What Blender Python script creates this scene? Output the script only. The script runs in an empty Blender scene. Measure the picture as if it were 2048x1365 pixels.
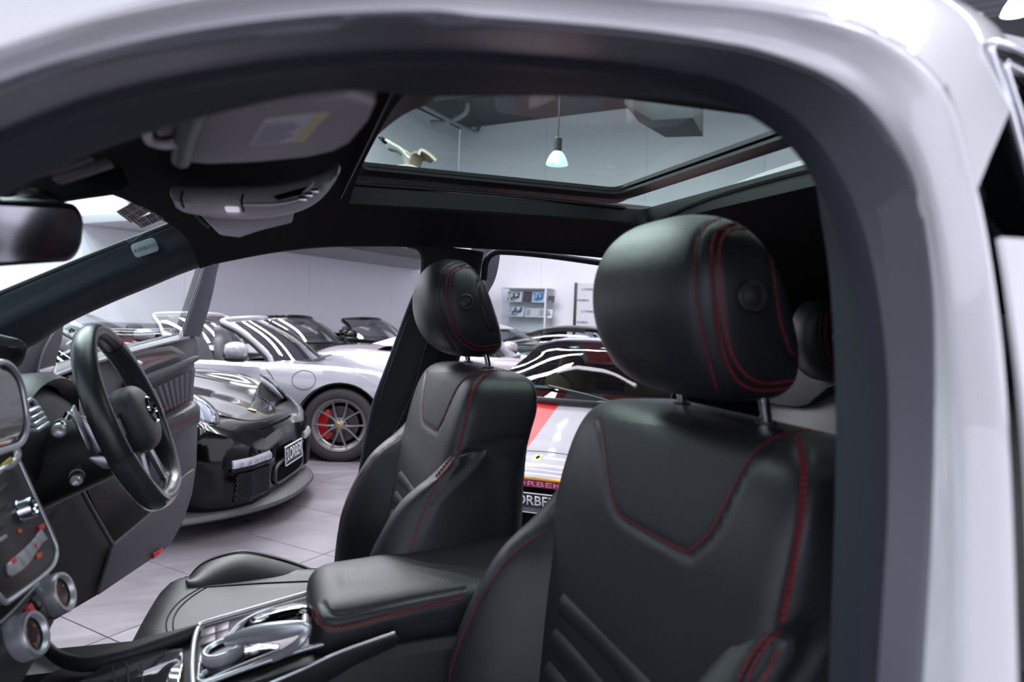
import bpy, bmesh, math, random
from mathutils import Vector, Matrix
from mathutils.bvhtree import BVHTree
random.seed(7)
S = bpy.context.scene
COL = S.collection
R = math.radians
V = Vector
# ---------------------------------------------------------------- camera
FPX = 1365.0
CAM = V((0, 0, 1.346))
yaw, pit, rol = R(18.3), R(1.74), R(2.2)
_f = V((math.sin(yaw)*math.cos(pit), math.cos(yaw)*math.cos(pit), -math.sin(pit)))
_r0 = V((math.cos(yaw), -math.sin(yaw), 0)); _u0 = _r0.cross(_f)
_r = _r0*math.cos(rol)+_u0*math.sin(rol); _u = -_r0*math.sin(rol)+_u0*math.cos(rol)
cd = bpy.data.cameras.new('camera'); cam = bpy.data.objects.new('camera', cd); COL.objects.link(cam)
cd.sensor_width = 36; cd.lens = 36*FPX/2048; cd.clip_start = .02; cd.clip_end = 200
cam.matrix_world = Matrix(((_r.x, _u.x, -_f.x, CAM.x), (_r.y, _u.y, -_f.y, CAM.y), (_r.z, _u.z, -_f.z, CAM.z), (0, 0, 0, 1)))
cd.dof.use_dof = True; cd.dof.focus_distance = 2.1; cd.dof.aperture_fstop = 4.5
S.camera = cam
# ---------------------------------------------------------------- colour and exposure
S.view_settings.view_transform = 'Standard'; S.view_settings.look = 'None'
S.view_settings.exposure = 0.0; S.view_settings.gamma = 1.0; S.view_settings.use_curve_mapping = False
# ---------------------------------------------------------------- world: daylight from the open shop front
W = bpy.data.worlds.new('world'); S.world = W; W.use_nodes = True
W.node_tree.nodes['Background'].inputs[0].default_value = (.86, .88, 1.0, 1)
W.node_tree.nodes['Background'].inputs[1].default_value = 1.95
ROOM_A = R(47.5)
E1 = V((math.sin(ROOM_A), math.cos(ROOM_A), 0)); E2 = V((-math.cos(ROOM_A), math.sin(ROOM_A), 0))
def RM(a, b, z=0): return E1*a+E2*b+V((0, 0, z))
def area_light(name, loc, sx, sy, power, rotz=0, col=(.95, .96, 1)):
    l = bpy.data.lights.new(name, 'AREA'); l.shape = 'RECTANGLE'; l.size = sx; l.size_y = sy; l.energy = power; l.color = col
    o = bpy.data.objects.new(name, l); COL.objects.link(o); o.location = loc; o.rotation_euler = (0, 0, rotz); return o
for a, b, pw in ((3, 3.5, 260), (9.8, 8, 560), (12.5, 2, 300), (1.6, 7.8, 950), (5.7, 7.8, 950), (3, -3, 420)):  # unseen strips without fixtures, added to brighten the room and its back walls
    for k in (-1, 0, 1):
        area_light('ceiling_fill_light', RM(a+1.3*k, b, 6.6), 6.5, .32, pw/3, -ROOM_A+math.pi)
# ---------------------------------------------------------------- helpers
def ray(px, py): return _f+_r*((px-1024)/FPX)+_u*((682.5-py)/FPX)
def P(px, py, X=None, Y=None, Z=None, D=None):
    """a point of the place: where the sight line of a photo pixel meets a known plane"""
    d = ray(px, py)
    if X is not None: t = X/d.x
    elif Y is not None: t = Y/d.y
    elif Z is not None: t = (Z-CAM.z)/d.z
    else: t = D
    return CAM+d*t
def PP(px, py, o, n):
    d = ray(px, py); return CAM+d*((o-CAM).dot(n)/d.dot(n))
def PY(pts, Y): return [P(x, y, Y=Y) for x, y in pts]
def s2l(c): return c/12.92 if c <= .04045 else ((c+.055)/1.055)**2.4
def rgb(r, g, b): return (s2l(r/255), s2l(g/255), s2l(b/255), 1)
def cr(p, n, closed=False):
    """Catmull-Rom resample to n points, even in arc length"""
    p = [V(q) for q in p]; m = len(p); out = []
    segs = m if closed else m-1
    K = 12
    for i in range(segs):
        a, b, c, d = ((p[(i-1) % m], p[i], p[(i+1) % m], p[(i+2) % m]) if closed else (p[max(i-1, 0)], p[i], p[i+1], p[min(i+2, m-1)]))
        if not closed and i == 0: a = b*2-c
        if not closed and i == m-2: d = c*2-b
        for k in range(K):
            t = k/K; t2 = t*t; t3 = t2*t
            out.append(.5*((2*b)+(c-a)*t+(2*a-5*b+4*c-d)*t2+(3*b-a-3*c+d)*t3))
    out.append(p[0].copy() if closed else p[-1].copy())
    L = [0]
    for i in range(1, len(out)): L.append(L[-1]+(out[i]-out[i-1]).length)
    tot = L[-1]; res = []; j = 0
    cnt = n if closed else n-1
    for k in range(n):
        s = tot*k/cnt
        while j < len(L)-2 and L[j+1] < s: j += 1
        dl = L[j+1]-L[j]; t = 0 if dl < 1e-12 else (s-L[j])/dl
        res.append(out[j].lerp(out[j+1], min(max(t, 0), 1)))
    return res
def crk(p, K=8):
    """Catmull-Rom, K steps for every control span (keeps the spans matched)"""
    p = [V(q) for q in p]; m = len(p); out = []
    for i in range(m-1):
        b, c = p[i], p[i+1]; a = p[i-1] if i else b*2-c; d = p[i+2] if i < m-2 else c*2-b
        for k in range(K):
            t = k/K; t2 = t*t; t3 = t2*t
            out.append(.5*((2*b)+(c-a)*t+(2*a-5*b+4*c-d)*t2+(3*b-a-3*c+d)*t3))
    out.append(p[-1].copy()); return out
INV = {}
def thing(name, label, cat, loc=(0, 0, 0), rotz=0, group=None, local=False):
    o = bpy.data.objects.new(name, None); COL.objects.link(o)
    o.location = loc; o.rotation_euler = (0, 0, rotz); o.empty_display_size = .1
    o['label'] = label; o['category'] = cat
    if group: o['group'] = group
    INV[o.name] = None if local else (Matrix.Translation(V(loc)) @ Matrix.Rotation(rotz, 4, 'Z')).inverted()
    return o
def tag(o, label, cat, group=None, kind=None):
    o['label'] = label; o['category'] = cat
    if group: o['group'] = group
    if kind: o['kind'] = kind
    return o
def struct(o): o['kind'] = 'structure'; return o
def link(name, me, mat, parent=None, label=None):
    inv = INV.get(parent.name) if parent else None
    if inv is not None: me.transform(inv)
    if isinstance(mat, (list, tuple)):
        for m_ in mat: me.materials.append(m_)
    elif mat: me.materials.append(mat)
    o = bpy.data.objects.new(name, me); COL.objects.link(o)
    if parent: o.parent = parent; INV[o.name] = inv
    if label: o['label'] = label
    return o
def mesh(name, vs, fs, mat, parent=None, smooth=True, label=None, ang=None, mi=None):
    me = bpy.data.meshes.new(name); me.from_pydata([tuple(v) for v in vs], [], fs)
    if mi: 
        for p_, k in zip(me.polygons, mi): p_.material_index = k
    me.validate()
    if smooth: me.shade_smooth()
    if smooth and ang: me.set_sharp_from_angle(angle=R(ang))
    return link(name, me, mat, parent, label)
def bmo(name, bm, mat, parent=None, smooth=True, ang=35, label=None):
    me = bpy.data.meshes.new(name); bmesh.ops.recalc_face_normals(bm, faces=bm.faces); bm.to_mesh(me); bm.free()
    if smooth: me.shade_smooth(); me.set_sharp_from_angle(angle=R(ang))
    return link(name, me, mat, parent, label)
def gridf(nr, nc, cu=False, cv=False, off=0):
    fs = []
    for i in range(nr if cv else nr-1):
        for j in range(nc if cu else nc-1):
            a = i*nc+j; b = i*nc+(j+1) % nc; c = ((i+1) % nr)*nc+(j+1) % nc; d = ((i+1) % nr)*nc+j
            fs.append((off+a, off+b, off+c, off+d))
    return fs
def grid(name, rows, mat, parent=None, cu=False, cv=False, thick=0, caps=False, ang=None, label=None, smooth=True, toward=None):
    nr, nc = len(rows), len(rows[0]); vs = [v for r_ in rows for v in r_]
    fs = gridf(nr, nc, cu, cv)
    if caps:
        fs.append(tuple(reversed(range(nc)))); fs.append(tuple((nr-1)*nc+j for j in range(nc)))
    if cu:
        me = bpy.data.meshes.new(name); me.from_pydata([tuple(v) for v in vs], [], fs)
        bm = bmesh.new(); bm.from_mesh(me); bpy.data.meshes.remove(me)
        bmesh.ops.remove_doubles(bm, verts=bm.verts, dist=1e-6)
        if thick: solid(bm, thick)
        return bmo(name, bm, mat, parent, smooth, ang or 60, label)
    if thick:
        # orient the open sheet so that its front looks at `toward` (default: the camera), then thicken backwards
        c = sum((V(v) for v in vs), V())/len(vs); a, b, cc, d = [V(vs[k]) for k in fs[(nr//2)*(nc-1)+nc//2 if nr > 2 else 0]]
        n = (cc-a).cross(d-b)
        if n.dot((toward if toward is not None else CAM)-a) < 0: fs = [tuple(reversed(q)) for q in fs]
        bm = bmesh.new(); bv = [bm.verts.new(v) for v in vs]
        for q in fs:
            try: bm.faces.new([bv[k] for k in q])
            except ValueError: pass
        bm.normal_update(); solid(bm, thick)
        return bmo(name, bm, mat, parent, smooth, ang or 50, label)
    return mesh(name, vs, fs, mat, parent, smooth, label, ang)
def solid(bm, t):
    """thicken a sheet: a second skin at a fixed distance behind the first, joined round its rim"""
    bm.normal_update(); fs = bm.faces[:]; be = [(e.verts[0], e.verts[1], e.link_faces[0]) for e in bm.edges if len(e.link_faces) == 1]
    mp = {v: bm.verts.new(v.co-v.normal*t) for v in bm.verts[:] if v.link_faces}
    for f in fs:
        try: bm.faces.new([mp[v] for v in reversed(f.verts)])
        except ValueError: pass
    for a, b, f in be:
        vl = list(f.verts); i = vl.index(a)
        if vl[(i+1) % len(vl)] is not b: a, b = b, a
        try: bm.faces.new((b, a, mp[a], mp[b]))
        except ValueError: pass
    bm.normal_update()
def loft(curves, n, m, close=False):
    """curves -> n points each, then m rows across"""
    C_ = [cr(c, n) for c in curves]
    cols = [cr([c[j] for c in C_], m) if len(C_) > 2 else [C_[0][j].lerp(C_[1][j], k/(m-1)) for k in range(m)] for j in range(n)]
    return [[cols[j][i] for j in range(n)] for i in range(m)]
def frames(path, closed=False):
    n = len(path); T = []
    for i in range(n):
        a = path[i-1] if (i or closed) else path[i]; b = path[(i+1) % n] if (i < n-1 or closed) else path[i]
        T.append((b-a).normalized())
    ref = V((0, 0, 1)) if abs(T[0].z) < .9 else V((1, 0, 0))
    N = [(ref-T[0]*ref.dot(T[0])).normalized()]
    for i in range(1, n): 
        q = N[-1]-T[i]*N[-1].dot(T[i]); N.append(q.normalized() if q.length > 1e-9 else N[-1])
    return T, N
def tubemesh(path, r, k=10, closed=False, sq=None):
    path = [V(p) for p in path]; T, N = frames(path, closed); vs = []
    n = len(path)
    for i, p in enumerate(path):
        B = T[i].cross(N[i]); rr = r[i] if isinstance(r, (list, tuple)) else r
        for j in range(k):
            a = 2*math.pi*j/k; vs.append(p+N[i]*math.cos(a)*rr+B*math.sin(a)*rr*(sq or 1))
    fs = gridf(n, k, True, closed)
    if not closed: fs += [tuple(reversed(range(k))), tuple((n-1)*k+j for j in range(k))]
    return vs, fs
def tube(name, path, r, mat, parent=None, k=10, closed=False, n=None, label=None, sq=None):
    if n: path = cr(path, n, closed)
    vs, fs = tubemesh(path, r, k, closed, sq); return mesh(name, vs, fs, mat, parent, True, label, 50)
def join(parts):
    vs, fs = [], []
    for v, f in parts:
        o = len(vs); vs += v; fs += [tuple(i+o for i in q) for q in f]
    return vs, fs
def boxm(c, sx, sy, sz, ax=None):
    """box around c with half-extents along given axes"""
    X_, Y_, Z_ = ax or (V((1, 0, 0)), V((0, 1, 0)), V((0, 0, 1))); c = V(c); vs = []
    for a in (-1, 1):
        for b in (-1, 1):
            for d in (-1, 1): vs.append(c+X_*sx*a+Y_*sy*b+Z_*sz*d)
    return vs, [(0, 1, 3, 2), (4, 6, 7, 5), (0, 4, 5, 1), (2, 3, 7, 6), (0, 2, 6, 4), (1, 5, 7, 3)]
def box(name, c, sx, sy, sz, mat, parent=None, bev=.003, ax=None, label=None, seg=2, smooth=True):
    vs, fs = boxm(c, sx, sy, sz, ax); bm = bmesh.new(); bv = [bm.verts.new(v) for v in vs]
    for q in fs: bm.faces.new([bv[i] for i in q])
    if bev: bmesh.ops.bevel(bm, geom=bm.edges[:]+bm.verts[:], offset=min(bev, .95*min(sx, sy, sz)), segments=seg, profile=.5, affect='EDGES')
    return bmo(name, bm, mat, parent, smooth, 40, label)
def prism(name, outline, depth, mat, parent=None, bev=.002, label=None, seg=2, away=None):
    """outline: 3D points nearly in a plane; extruded by the vector depth; edges bevelled"""
    bm = bmesh.new(); bv = [bm.verts.new(V(p)) for p in outline]; f = bm.faces.new(bv)
    r_ = bmesh.ops.extrude_face_region(bm, geom=[f]); ev = [e for e in r_['geom'] if isinstance(e, bmesh.types.BMVert)]
    bmesh.ops.translate(bm, verts=ev, vec=V(depth)); bmesh.ops.recalc_face_normals(bm, faces=bm.faces)
    if bev: 
        es = [e for e in bm.edges if len(e.link_faces) == 2 and e.calc_face_angle(0) > .5]
        bmesh.ops.bevel(bm, geom=es, offset=bev, segments=seg, profile=.5, affect='EDGES')
    return bmo(name, bm, mat, parent, True, 40, label)
def rrect(c, a, b, ha, hb, rad, n=6):
    """rounded rectangle outline around c in the plane of unit vectors a, b"""
    c = V(c); out = []
    for k, (sx, sy) in enumerate(((1, 1), (-1, 1), (-1, -1), (1, -1))):
        for i in range(n+1):
            t = math.pi/2*(k+i/n); out.append(c+a*((ha-rad)*sx+rad*math.cos(t))+b*((hb-rad)*sy+rad*math.sin(t)))
    return out
def lathe(name, prof, c, axis, mat, parent=None, n=32, label=None, ang=40, ref=None):
    """prof: (radius, height along axis)"""
    axis = V(axis).normalized(); u = V((0, 0, 1)) if abs(axis.z) < .9 else V((1, 0, 0)); u = (u-axis*u.dot(axis)).normalized(); w = axis.cross(u)
    c = V(c); vs = []; 
    for r_, h in prof:
        for j in range(n):
            a = 2*math.pi*j/n; vs.append(c+axis*h+(u*math.cos(a)+w*math.sin(a))*max(r_, 1e-5))
    fs = gridf(len(prof), n, True)
    return mesh(name, vs, fs, mat, parent, True, label, ang)
def ell(name, c, ax, rs, mat, parent=None, n=20, m=12, label=None, p=1.0):
    """superellipsoid"""
    vs = []
    sg = lambda t: math.copysign(abs(t)**p, t)
    for i in range(m+1):
        th = -math.pi/2+math.pi*i/m
        for j in range(n):
            f_ = 2*math.pi*j/n
            vs.append(V(c)+ax[0]*rs[0]*sg(math.cos(th))*sg(math.cos(f_))+ax[1]*rs[1]*sg(math.cos(th))*sg(math.sin(f_))+ax[2]*rs[2]*sg(math.sin(th)))
    bm = bmesh.new(); bv = [bm.verts.new(v) for v in vs]
    for q in gridf(m+1, n, True):
        try: bm.faces.new([bv[i] for i in q])
        except ValueError: pass
    bmesh.ops.remove_doubles(bm, verts=bm.verts, dist=1e-7)
    return bmo(name, bm, mat, parent, True, 60, label)
XYZ = (V((1, 0, 0)), V((0, 1, 0)), V((0, 0, 1)))
def text(name, s, c, right, up, h, mat, parent=None, depth=.001, wscale=1.0, label=None, bold=0, align='CENTER'):
    cu = bpy.data.curves.new(name, 'FONT'); cu.body = s; cu.size = 1; cu.align_x = align; cu.align_y = 'CENTER'; cu.extrude = 0; cu.resolution_u = 3; cu.offset = bold
    o = bpy.data.objects.new(name, cu); COL.objects.link(o); dg = bpy.context.evaluated_depsgraph_get(); dg.update()
    me = bpy.data.meshes.new_from_object(o.evaluated_get(dg)); bpy.data.objects.remove(o); bpy.data.curves.remove(cu)
    n = right.cross(up).normalized(); k = h/.72
    M_ = Matrix(((right.x*k*wscale, up.x*k, n.x, c[0]+n.x*depth), (right.y*k*wscale, up.y*k, n.y, c[1]+n.y*depth), (right.z*k*wscale, up.z*k, n.z, c[2]+n.z*depth), (0, 0, 0, 1)))
    me.transform(M_)
    bm = bmesh.new(); bm.from_mesh(me); bpy.data.meshes.remove(me); solid(bm, depth*.9)
    return bmo(name, bm, mat, parent, False, label=label)
# ---------------------------------------------------------------- materials
def newmat(name):
    m = bpy.data.materials.new(name); m.use_nodes = True; nt = m.node_tree; return m, nt, nt.nodes['Principled BSDF']
def mat(name, col, rough=.5, metal=0, coat=0, spec=.5, bump=0, bscale=200, var=0, vscale=5, emit=None, es=0, sheen=0, crough=.03, dist=.001, rvar=0):
    m, nt, b = newmat(name); c = rgb(*col)
    b.inputs['Base Color'].default_value = c; b.inputs['Roughness'].default_value = rough; b.inputs['Metallic'].default_value = metal
    b.inputs['Coat Weight'].default_value = coat; b.inputs['Coat Roughness'].default_value = crough; b.inputs['Specular IOR Level'].default_value = spec
    b.inputs['Sheen Weight'].default_value = sheen
    tc = nt.nodes.new('ShaderNodeTexCoord')
    if var or rvar:
        n = nt.nodes.new('ShaderNodeTexNoise'); n.inputs['Scale'].default_value = vscale; n.inputs['Detail'].default_value = 4; nt.links.new(tc.outputs['Object'], n.inputs['Vector'])
        if var:
            mx = nt.nodes.new('ShaderNodeMix'); mx.data_type = 'RGBA'; nt.links.new(n.outputs['Fac'], mx.inputs[0])
            mx.inputs[6].default_value = tuple(x*(1-var) for x in c[:3])+(1,); mx.inputs[7].default_value = tuple(min(1, x*(1+var)) for x in c[:3])+(1,)
            nt.links.new(mx.outputs[2], b.inputs['Base Color'])
        if rvar:
            mr = nt.nodes.new('ShaderNodeMapRange'); nt.links.new(n.outputs['Fac'], mr.inputs[0]); mr.inputs[3].default_value = rough-rvar; mr.inputs[4].default_value = rough+rvar
            nt.links.new(mr.outputs[0], b.inputs['Roughness'])
    if bump:
        n = nt.nodes.new('ShaderNodeTexNoise'); n.inputs['Scale'].default_value = bscale; n.inputs['Detail'].default_value = 3; nt.links.new(tc.outputs['Object'], n.inputs['Vector'])
        bp = nt.nodes.new('ShaderNodeBump'); bp.inputs['Strength'].default_value = bump; bp.inputs['Distance'].default_value = dist; nt.links.new(n.outputs['Fac'], bp.inputs['Height']); nt.links.new(bp.outputs[0], b.inputs['Normal'])
    if emit: b.inputs['Emission Color'].default_value = rgb(*emit); b.inputs['Emission Strength'].default_value = es
    return m
def leather(name, col, rough):
    m, nt, b = newmat(name); b.inputs['Base Color'].default_value = rgb(*col); b.inputs['Roughness'].default_value = rough; b.inputs['Specular IOR Level'].default_value = .5
    tc = nt.nodes.new('ShaderNodeTexCoord'); v = nt.nodes.new('ShaderNodeTexVoronoi'); v.feature = 'DISTANCE_TO_EDGE'; v.inputs['Scale'].default_value = 700; nt.links.new(tc.outputs['Object'], v.inputs['Vector'])
    n = nt.nodes.new('ShaderNodeTexNoise'); n.inputs['Scale'].default_value = 18; n.inputs['Detail'].default_value = 5; nt.links.new(tc.outputs['Object'], n.inputs['Vector'])
    b1 = nt.nodes.new('ShaderNodeBump'); b1.inputs['Strength'].default_value = .25; b1.inputs['Distance'].default_value = .0004; nt.links.new(v.outputs['Distance'], b1.inputs['Height'])
    b2 = nt.nodes.new('ShaderNodeBump'); b2.inputs['Strength'].default_value = .25; b2.inputs['Distance'].default_value = .004; nt.links.new(n.outputs['Fac'], b2.inputs['Height']); nt.links.new(b1.outputs[0], b2.inputs['Normal'])
    nt.links.new(b2.outputs[0], b.inputs['Normal']); return m
def glass(name, tint, refl=1.0, rough=.0, ior=1.45):
    m = bpy.data.materials.new(name); m.use_nodes = True; nt = m.node_tree; nt.nodes.clear()
    o = nt.nodes.new('ShaderNodeOutputMaterial'); mx = nt.nodes.new('ShaderNodeMixShader'); t = nt.nodes.new('ShaderNodeBsdfTransparent'); g = nt.nodes.new('ShaderNodeBsdfGlossy')
    fr = nt.nodes.new('ShaderNodeFresnel'); fr.inputs[0].default_value = ior; mu = nt.nodes.new('ShaderNodeMath'); mu.operation = 'MULTIPLY'; mu.inputs[1].default_value = refl; mu.use_clamp = True
    t.inputs[0].default_value = rgb(*tint); g.inputs['Roughness'].default_value = rough
    nt.links.new(fr.outputs[0], mu.inputs[0]); nt.links.new(mu.outputs[0], mx.inputs[0]); nt.links.new(t.outputs[0], mx.inputs[1]); nt.links.new(g.outputs[0], mx.inputs[2]); nt.links.new(mx.outputs[0], o.inputs[0])
    return m
m_leather = leather('black_leather', (35, 36, 41), .45)
m_leather_in = leather('black_leather_insert', (30, 32, 37), .62)
m_lit_leather = leather('rear_leather_lit', (70, 69, 72), .5)  # light falling on the rear seat is put into this grey
m_thread = mat('red_thread', (128, 30, 42), .75)
m_seam = mat('seam_shadow', (14, 14, 16), .8)
m_plastic = mat('black_plastic', (38, 38, 42), .5, bump=.2, bscale=900, dist=.0003)
m_plastic_grey = mat('grey_door_plastic', (66, 65, 73), .55, bump=.2, bscale=800, dist=.0003)
m_plastic_dark = mat('dark_plastic', (22, 22, 25), .55)
m_pillar = mat('pillar_trim', (48, 56, 66), .75, bump=.15, bscale=700, dist=.0004)
m_head = mat('headliner_cloth', (26, 27, 30), .95, spec=.2, bump=.3, bscale=900, dist=.0005)
m_lilac = mat('light_grey_plastic', (224, 212, 224), .6, bump=.1, bscale=900, dist=.0003)
m_visor = mat('visor_vinyl', (166, 158, 168), .6, bump=.15, bscale=700, dist=.0004)
m_rubber = mat('door_seal_rubber', (104, 104, 114), .34, spec=.5)
m_rubber2 = mat('inner_seal', (52, 56, 66), .6, spec=.3)
m_white = mat('white_car_paint', (240, 239, 244), .3, coat=1, spec=.5)
m_gloss = mat('gloss_black', (8, 8, 10), .08, coat=1)
m_chrome = mat('chrome', (222, 224, 230), .08, metal=1)
m_satin = mat('satin_silver', (206, 208, 216), .34, metal=.65)
m_alu = mat('brushed_console_trim', (196, 192, 202), .34, metal=.5)
m_wood = mat('dark_wood_veneer', (58, 53, 52), .3, coat=.4, var=.35, vscale=9)
m_keys = mat('silver_keys', (178, 178, 186), .4, metal=.3)
m_label = mat('label_paper', (222, 220, 228), .6)
m_label_y = mat('label_yellow', (226, 208, 160), .6)
m_sticker = mat('sticker_black', (50, 46, 54), .6)
m_redplas = mat('red_reflector', (176, 48, 56), .3)
m_green_glass = glass('tinted_roof_glass', (184, 203, 195), .12)
m_wind = glass('windscreen_glass', (222, 240, 236), .6)
m_carglass = glass('car_glass', (190, 205, 203), 1.3)
m_carglass2 = glass('clear_car_glass', (225, 232, 232), .8)
m_caseglass = glass('display_case_glass', (246, 249, 250), .6)
m_tyre = mat('tyre_rubber', (50, 46, 50), .75, bump=.3, bscale=120)
m_rim = mat('gunmetal_rim', (150, 145, 149), .33, metal=.55)
m_disc = mat('brake_disc', (96, 92, 94), .45, metal=.7, var=.3, vscale=30)
m_caliper = mat('red_caliper', (222, 20, 32), .3, coat=.6)
m_dark = mat('dark_cavity', (10, 10, 11), .9, spec=.1)
m_gold = mat('gold_badge', (196, 160, 90), .35, metal=.6)
m_wpaint = mat('pearl_white_paint', (152, 153, 162), .28, coat=1)
m_silver = mat('silver_paint', (168, 166, 174), .3, metal=.35, coat=1)
m_silver2 = mat('warm_silver_paint', (158, 150, 157), .32, metal=.4, coat=1)
m_blackp = mat('black_car_paint', (4, 4, 5), .12, coat=.35, spec=.2)
m_redp = mat('red_car_paint', (196, 26, 36), .25, coat=1)
m_redstripe = mat('red_stripe_paint', (200, 44, 48), .25, coat=1)
m_bluep = mat('blue_car_paint', (44, 48, 98), .25, coat=1)
m_trimblack = mat('car_trim_black', (30, 30, 33), .4)
m_seatdark = mat('car_seat_charcoal', (66, 66, 72), .6)
m_tan = mat('tan_leather', (150, 110, 88), .6)
m_lip = mat('splitter_plastic', (72, 70, 76), .5)
m_lens = glass('headlamp_lens', (235, 238, 245), 1.4)
m_lampin = mat('lamp_reflector', (222, 222, 230), .22, metal=.4)
m_plate = mat('plate_black', (42, 42, 50), .4)
m_platewhite = mat('plate_white', (226, 228, 234), .5)
m_meshgrey = mat('mesh_grille', (66, 66, 72), .5, metal=.4)
# ================================================================ the showroom
def m_floor_mat():
    m, nt, b = newmat('grey_floor_tile'); tc = nt.nodes.new('ShaderNodeTexCoord'); mp = nt.nodes.new('ShaderNodeMapping'); mp.inputs['Rotation'].default_value = (0, 0, ROOM_A); mp.inputs['Scale'].default_value = (1.0, 3.2, 1)
    n = nt.nodes.new('ShaderNodeTexNoise'); n.inputs['Scale'].default_value = 1.6; n.inputs['Detail'].default_value = 8; n.inputs['Distortion'].default_value = 1.2
    oi = nt.nodes.new('ShaderNodeObjectInfo'); ad = nt.nodes.new('ShaderNodeVectorMath'); ad.operation = 'ADD'
    nt.links.new(tc.outputs['Object'], ad.inputs[0]); nt.links.new(oi.outputs['Random'], ad.inputs[1]); nt.links.new(ad.outputs[0], mp.inputs[0]); nt.links.new(mp.outputs[0], n.inputs['Vector'])
    r_ = nt.nodes.new('ShaderNodeValToRGB'); r_.color_ramp.elements[0].position = .3; r_.color_ramp.elements[0].color = rgb(98, 93, 100); r_.color_ramp.elements[1].position = .7; r_.color_ramp.elements[1].color = rgb(118, 113, 121)
    nt.links.new(n.outputs['Fac'], r_.inputs[0]); nt.links.new(r_.outputs[0], b.inputs['Base Color']); b.inputs['Roughness'].default_value = .3; b.inputs['Specular IOR Level'].default_value = .45
    mr = nt.nodes.new('ShaderNodeMapRange'); mr.inputs[3].default_value = .22; mr.inputs[4].default_value = .42; nt.links.new(n.outputs['Fac'], mr.inputs[0]); nt.links.new(mr.outputs[0], b.inputs['Roughness'])
    return m
m_tile = m_floor_mat()
m_grout = mat('floor_grout', (96, 92, 98), .8)
m_wall = mat('painted_panel_wall', (234, 233, 242), .75, var=.02, vscale=.8)
m_ceil = mat('corrugated_roof_metal', (120, 120, 128), .5, metal=.3)
m_conc = mat('concrete_soffit', (92, 94, 98), .9, var=.2, vscale=2)
m_pipe = mat('ceiling_pipe', (150, 150, 156), .5)
def quad(name, pts, m, thick=.04, parent=None, n=None):
    return prism(name, pts, V(n)*thick, m, parent, 0)
fl = struct(quad('floor', [V((-20, -12, -.006)), V((30, -12, -.006)), V((30, 30, -.006)), V((-20, 30, -.006))], m_grout, .2, None, (0, 0, -1)))
# tiles: joints every 0.6 m along E1 (at 1.603 + k*0.6), every 1.2 m along E2 (at 2.717 + k*1.2)
tm = None; a0, b0 = 1.603, 2.717
tiles = []
def tile_mesh(w, h):
    me = bpy.data.meshes.new('tile'); g = .0022; z1, z0 = 0, -.006; bv = .0015
    vs = []
    for z, k in ((z0, g), (z1-bv, g), (z1, g+bv)):
        for x, y in ((k, k), (w-k, k), (w-k, h-k), (k, h-k)): vs.append(RM(x, y, z))
    fs = [(8, 9, 10, 11)]+[(i*4+j, i*4+(j+1) % 4, (i+1)*4+(j+1) % 4, (i+1)*4+j) for i in range(2) for j in range(4)]
    me.from_pydata([tuple(v) for v in vs], [], fs); me.materials.append(m_tile); return me
tm = tile_mesh(.6, 1.2)
def tile_at(a, b):
    o = bpy.data.objects.new('tile', tm); COL.objects.link(o); o.parent = fl; o.location = RM(a, b, 0)
cand = []
for i in range(-16, 26):
    for j in range(-6, 8):
        a = a0+.6*i; b = b0+1.2*j; c = RM(a+.3, b+.6)
        v = c-CAM; d = v.dot(_f)
        vis = d > 1.0 and abs(v.dot(_r)/d) < 1.0 and c.y > 1.9
        if a > 17.0 or b > 11.4: continue
        cand.append((not vis, c.length, a, b))
cand.sort()
for q in cand[:290]: tile_at(q[2], q[3])
for k, q in enumerate(cand[290:]): pass
# the tiles beyond those, joined
vs, fs = [], []
for q in cand[290:]:
    o_ = len(vs); vs += [V(v.co)+RM(q[2], q[3]) for v in tm.vertices]; fs += [tuple(i+o_ for i in p.vertices) for p in tm.polygons]
if vs:
    o = mesh('tile', vs, fs, m_tile, fl, False); o['kind'] = 'stuff'; o['label'] = 'floor tiles beyond the nearest ones'
# walls: wall_back runs along E1 at E2=8.29, wall_right along E2 at E1=12.2, panels with thin joints between
CA, CB, CH = 17.6, 11.96, 7.17
def wall(name, p0, dirv, inward, L, pw, h0=0, h1=CH):
    base = struct(mesh(name, *boxm(p0+dirv*(L/2)+V((0, 0, (h0+h1)/2))-inward*.08, L/2, .05, (h1-h0)/2, (dirv, inward, V((0, 0, 1)))), m_grout, None, False))
    k = 0; s = 0
    while s < L-.01:
        w = min(pw, L-s)
        box('wall_panel', p0+dirv*(s+w/2)+V((0, 0, (h0+h1)/2))-inward*.014, w/2-.003, .014, (h1-h0)/2, m_wall, base, .002, (dirv, inward, V((0, 0, 1))), seg=1, smooth=False)
        s += pw
    return base
cnr = RM(CA, CB)
wall('wall_back', cnr, -E1, -E2, 27, 3.0)
wall('wall_right', cnr, -E2, -E1, 24, 3.0)
# ceiling: concrete band along the right wall, corrugated metal over the rest
cl = struct(mesh('ceiling', *boxm(RM(4.7, .4, CH+.1), 13.0, 11.6, .1, (E1, E2, V((0, 0, 1)))), m_conc, None, False))
vs = []; N = 300
for i in range(N+1):
    a = -8+i*(23.0/N); z = CH-.02+.02*math.sin(i*math.pi/2+.8)
    vs += [RM(a, -11, z-.03), RM(a, 11.9, z-.03)]
mesh('corrugated_sheet', vs, [(2*i, 2*i+1, 2*i+3, 2*i+2) for i in range(N)], m_ceil, cl, False)
for b in (-8, -4, 0, 4):
    box('roof_purlin', RM(3.5, b, CH-.2), 11.5, .06, .12, m_conc, cl, 0, (E1, E2, V((0, 0, 1))))
tube('sprinkler_pipe', [RM(CA-.3, CB-.9, CH-.1), RM(CA-.8, CB-.95, CH-.35), RM(CA-3.5, CB-1.0, CH-.35)], .06, m_pipe, cl, 8, n=14)
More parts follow.
